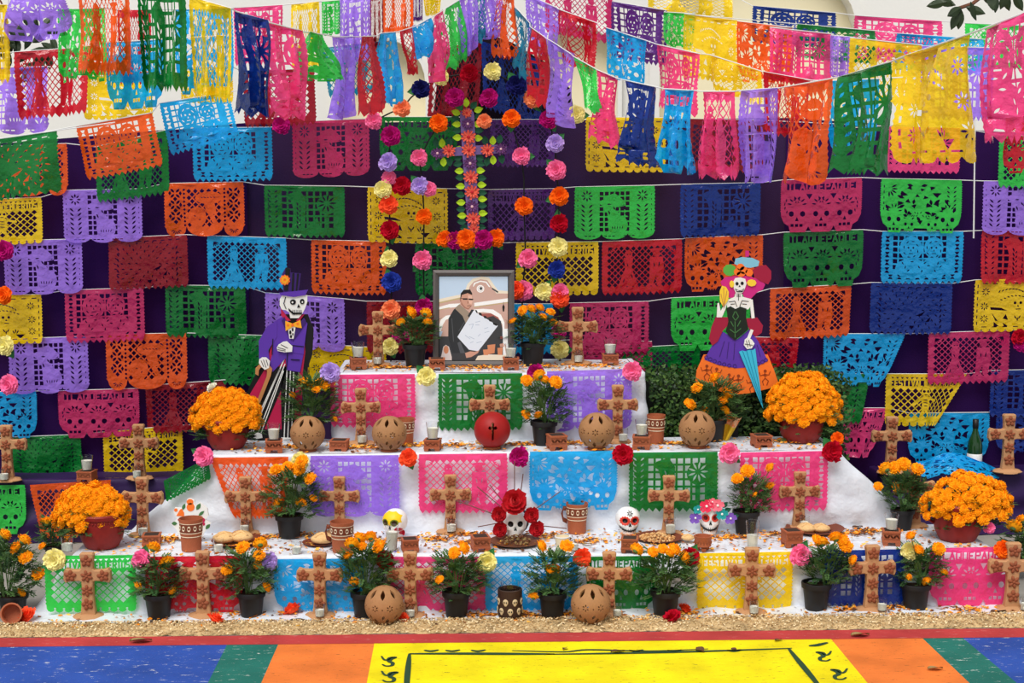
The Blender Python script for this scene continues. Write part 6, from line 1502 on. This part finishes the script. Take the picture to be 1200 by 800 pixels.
# ---- loose petals on the tiers (uncountable) and dry leaves on the ground
PET = [M('petal_orange', (250, 150, 30), .8), M('petal_brown', (150, 84, 34), .85), M('petal_gold', (252, 190, 80), .8), M('petal_dark', (96, 62, 40), .9)]
def petals(xa, xb, ya, yb_, z, n, label, seed, clumps):
    b = MB(); rg = random.Random(seed)
    for k in range(n):
        if rg.random() < .6: cx, cy = rg.choice(clumps); x = rg.gauss(cx, .05); y = rg.gauss(cy, .02)
        else: x, y = rg.uniform(xa, xb), rg.uniform(ya, yb_)
        if not (xa < x < xb and ya < y < yb_): continue
        a = rg.random() * 6.28; l = rg.uniform(.006, .015); d = Vector((math.cos(a) * l, math.sin(a) * l, rg.uniform(-.002, .004))); q = Vector((-math.sin(a) * l * .5, math.cos(a) * l * .5, rg.uniform(0, .004))); c = Vector((x, y, z + rg.uniform(.003, .010)))
        b.add([c - d, c - q, c + d, c + q], [(0, 1, 2, 3)], rg.choices((0, 1, 2, 3), (5, 3, 3, 2))[0])
    reg(put('flower_petals', b.mesh('flower_petals', PET)), label, 'petals', kind='stuff')
def cl(l, z): return [(G(x, y, z).x, G(x, y, z).y) for x, y in l]
petals(ex(90, 650, Y1), ex(1160, 640, Y1), Y1 + .02, Y2 - .03, Z1, 3000, 'orange and brown petals strewn on the lowest tier', 1, cl([(200, 632), (310, 630), (350, 628), (440, 634), (545, 626), (560, 636), (640, 628), (690, 634), (750, 628), (860, 630), (920, 626), (1000, 625), (1020, 622), (510, 632), (280, 640)], Z1))
petals(ex(255, 531, Y2), ex(975, 531, Y2), Y2 + .02, Y3 - .03, Z2, 1500, 'orange and brown petals strewn on the middle tier', 2, cl([(480, 522), (535, 522), (610, 521), (670, 520), (790, 520), (920, 517), (430, 525), (340, 524)], Z2))
petals(ex(400, 437, Y3), ex(750, 437, Y3), Y3 + .02, Y4, Z3, 1000, 'orange and brown petals strewn on the top tier', 3, cl([(405, 431), (470, 431), (545, 431), (570, 431), (640, 430), (690, 429), (450, 431)], Z3))
petals(ex(40, 715, Y1), ex(1220, 715, Y1), Y1 - .22, Y1 - .03, .004, 1500, 'orange and brown petals strewn on the ground sheet', 4, cl([(280, 720), (330, 718), (440, 724), (560, 722), (610, 722), (660, 722), (800, 720), (990, 715), (1045, 714), (1130, 715)], 0))
DL = [M('dry_leaf_brown', (96, 66, 44), .8), M('dry_leaf_tan', (156, 128, 82), .8)]
def dleaf(px, py, L, a, k, z, pl):
    V = []; n = 6
    for i in range(n + 1):
        t = i / n; w = .3 * math.sin(math.pi * (t * .96 + .02)); V += [(t - .5, -w, .14 * math.sin(3 * t) + .1), (t - .5, 0, .05 + .06 * t), (t - .5, w, .12 * math.cos(2 * t) + .05)]
    p = G(px, py, z); s = mpp(p) * L
    reg(put('dry_leaf', MB().add(V, [(i * 3 + q, i * 3 + q + 1, i * 3 + 4 + q, i * 3 + 3 + q) for i in range(n) for q in (0, 1)]).mesh('dry_leaf', DL[k]), None, p, (0, 0, a), s), 'curled dry brown leaf ' + pl, 'leaf', px, 'fallen dry leaves')
for e in ((724, 764, 18, .3, 0), (820, 762, 16, 2, 0), (662, 760, 10, 1, 0), (1008, 745, 24, .2, 1), (912, 750, 12, .6, 0), (165, 752, 26, .2, 1), (1074, 727, 12, .4, 0), (827, 734, 8, 1.2, 0), (1096, 784, 20, .2, 1), (860, 761, 9, 2.2, 0), (1170, 718, 22, .3, 0), (1107, 720, 13, 2.8, 0), (985, 716, 16, .5, 0), (646, 724, 14, .2, 1), (300, 736, 12, .9, 0)): dleaf(*e, .003, 'on the ground')
for e in ((973, 616, 12, .8, 0), (1005, 618, 14, .3, 0), (984, 615, 12, 1.4, 1), (688, 638, 12, .2, 1)): dleaf(*e, Z1 + .002, 'on the lowest tier')
# ---- tree leaves at the top
TL = M('tree_leaf', (40, 56, 28), .5, .4)
def tleaf_mesh():
    V = []; n = 6
    for i in range(n + 1):
        t = i / n; w = .22 * math.sin(math.pi * (t * .97 + .015)); V += [(-w, 0.05, t), (0, 0, t), (w, .05, t)]
    return MB().add(V, [(i * 3 + q, i * 3 + q + 1, i * 3 + 4 + q, i * 3 + 3 + q) for i in range(n) for q in (0, 1)]).mesh('leaf', TL)
TLM = tleaf_mesh()
def branch(Y, twig, leaves, label, L=24):
    o = thing('tree_branch', label, 'branch', P(*twig[0], Y), twig[0][0]); org = o.location.copy()
    put('twig', MB().tube([P(x, y, Y) - org for x, y in twig], .006, 5).mesh('twig', WOOD), o)
    for x, y, a, *l in leaves:
        p = P(x, y, Y + random.uniform(-.05, .05)) - org; put('leaf', TLM, o, p, (random.uniform(-.4, .4), R(a + 90), random.uniform(-.5, .5)), mpp(p + org) * (l[0] if l else L))
branch(4.4, [(1190, -40), (1160, -12), (1140, 4), (1122, 10)], [(1128, 8, 150), (1126, 10, 95), (1132, 8, 20), (1120, 6, 200), (1116, 4, 230), (1138, 2, 60), (1150, -6, 30), (1160, -10, 80), (1168, -8, 100), (1176, -10, 70), (1182, -12, 110), (1188, -8, 60), (1152, -8, 330), (1110, 2, 170), (1124, 12, 110)], 'dark green leafy branch hanging in at upper right')
branch(9.4, [(-10, -20), (10, 20), (30, 40)], [(8 + 10 * (k % 6), 34 + 8 * (k // 6), 40 + 67 * k % 360, 22) for k in range(42)], 'dark tree foliage behind the banners at upper left')
# plumb cord, dark post at right edge
cord([P(1143, 110, YB - .12), P(1142, 200, YB - .12), P(1141, 279, YB - .12)], 'loose white cord hanging straight down before the purple cloth', .004)

finish_labels()
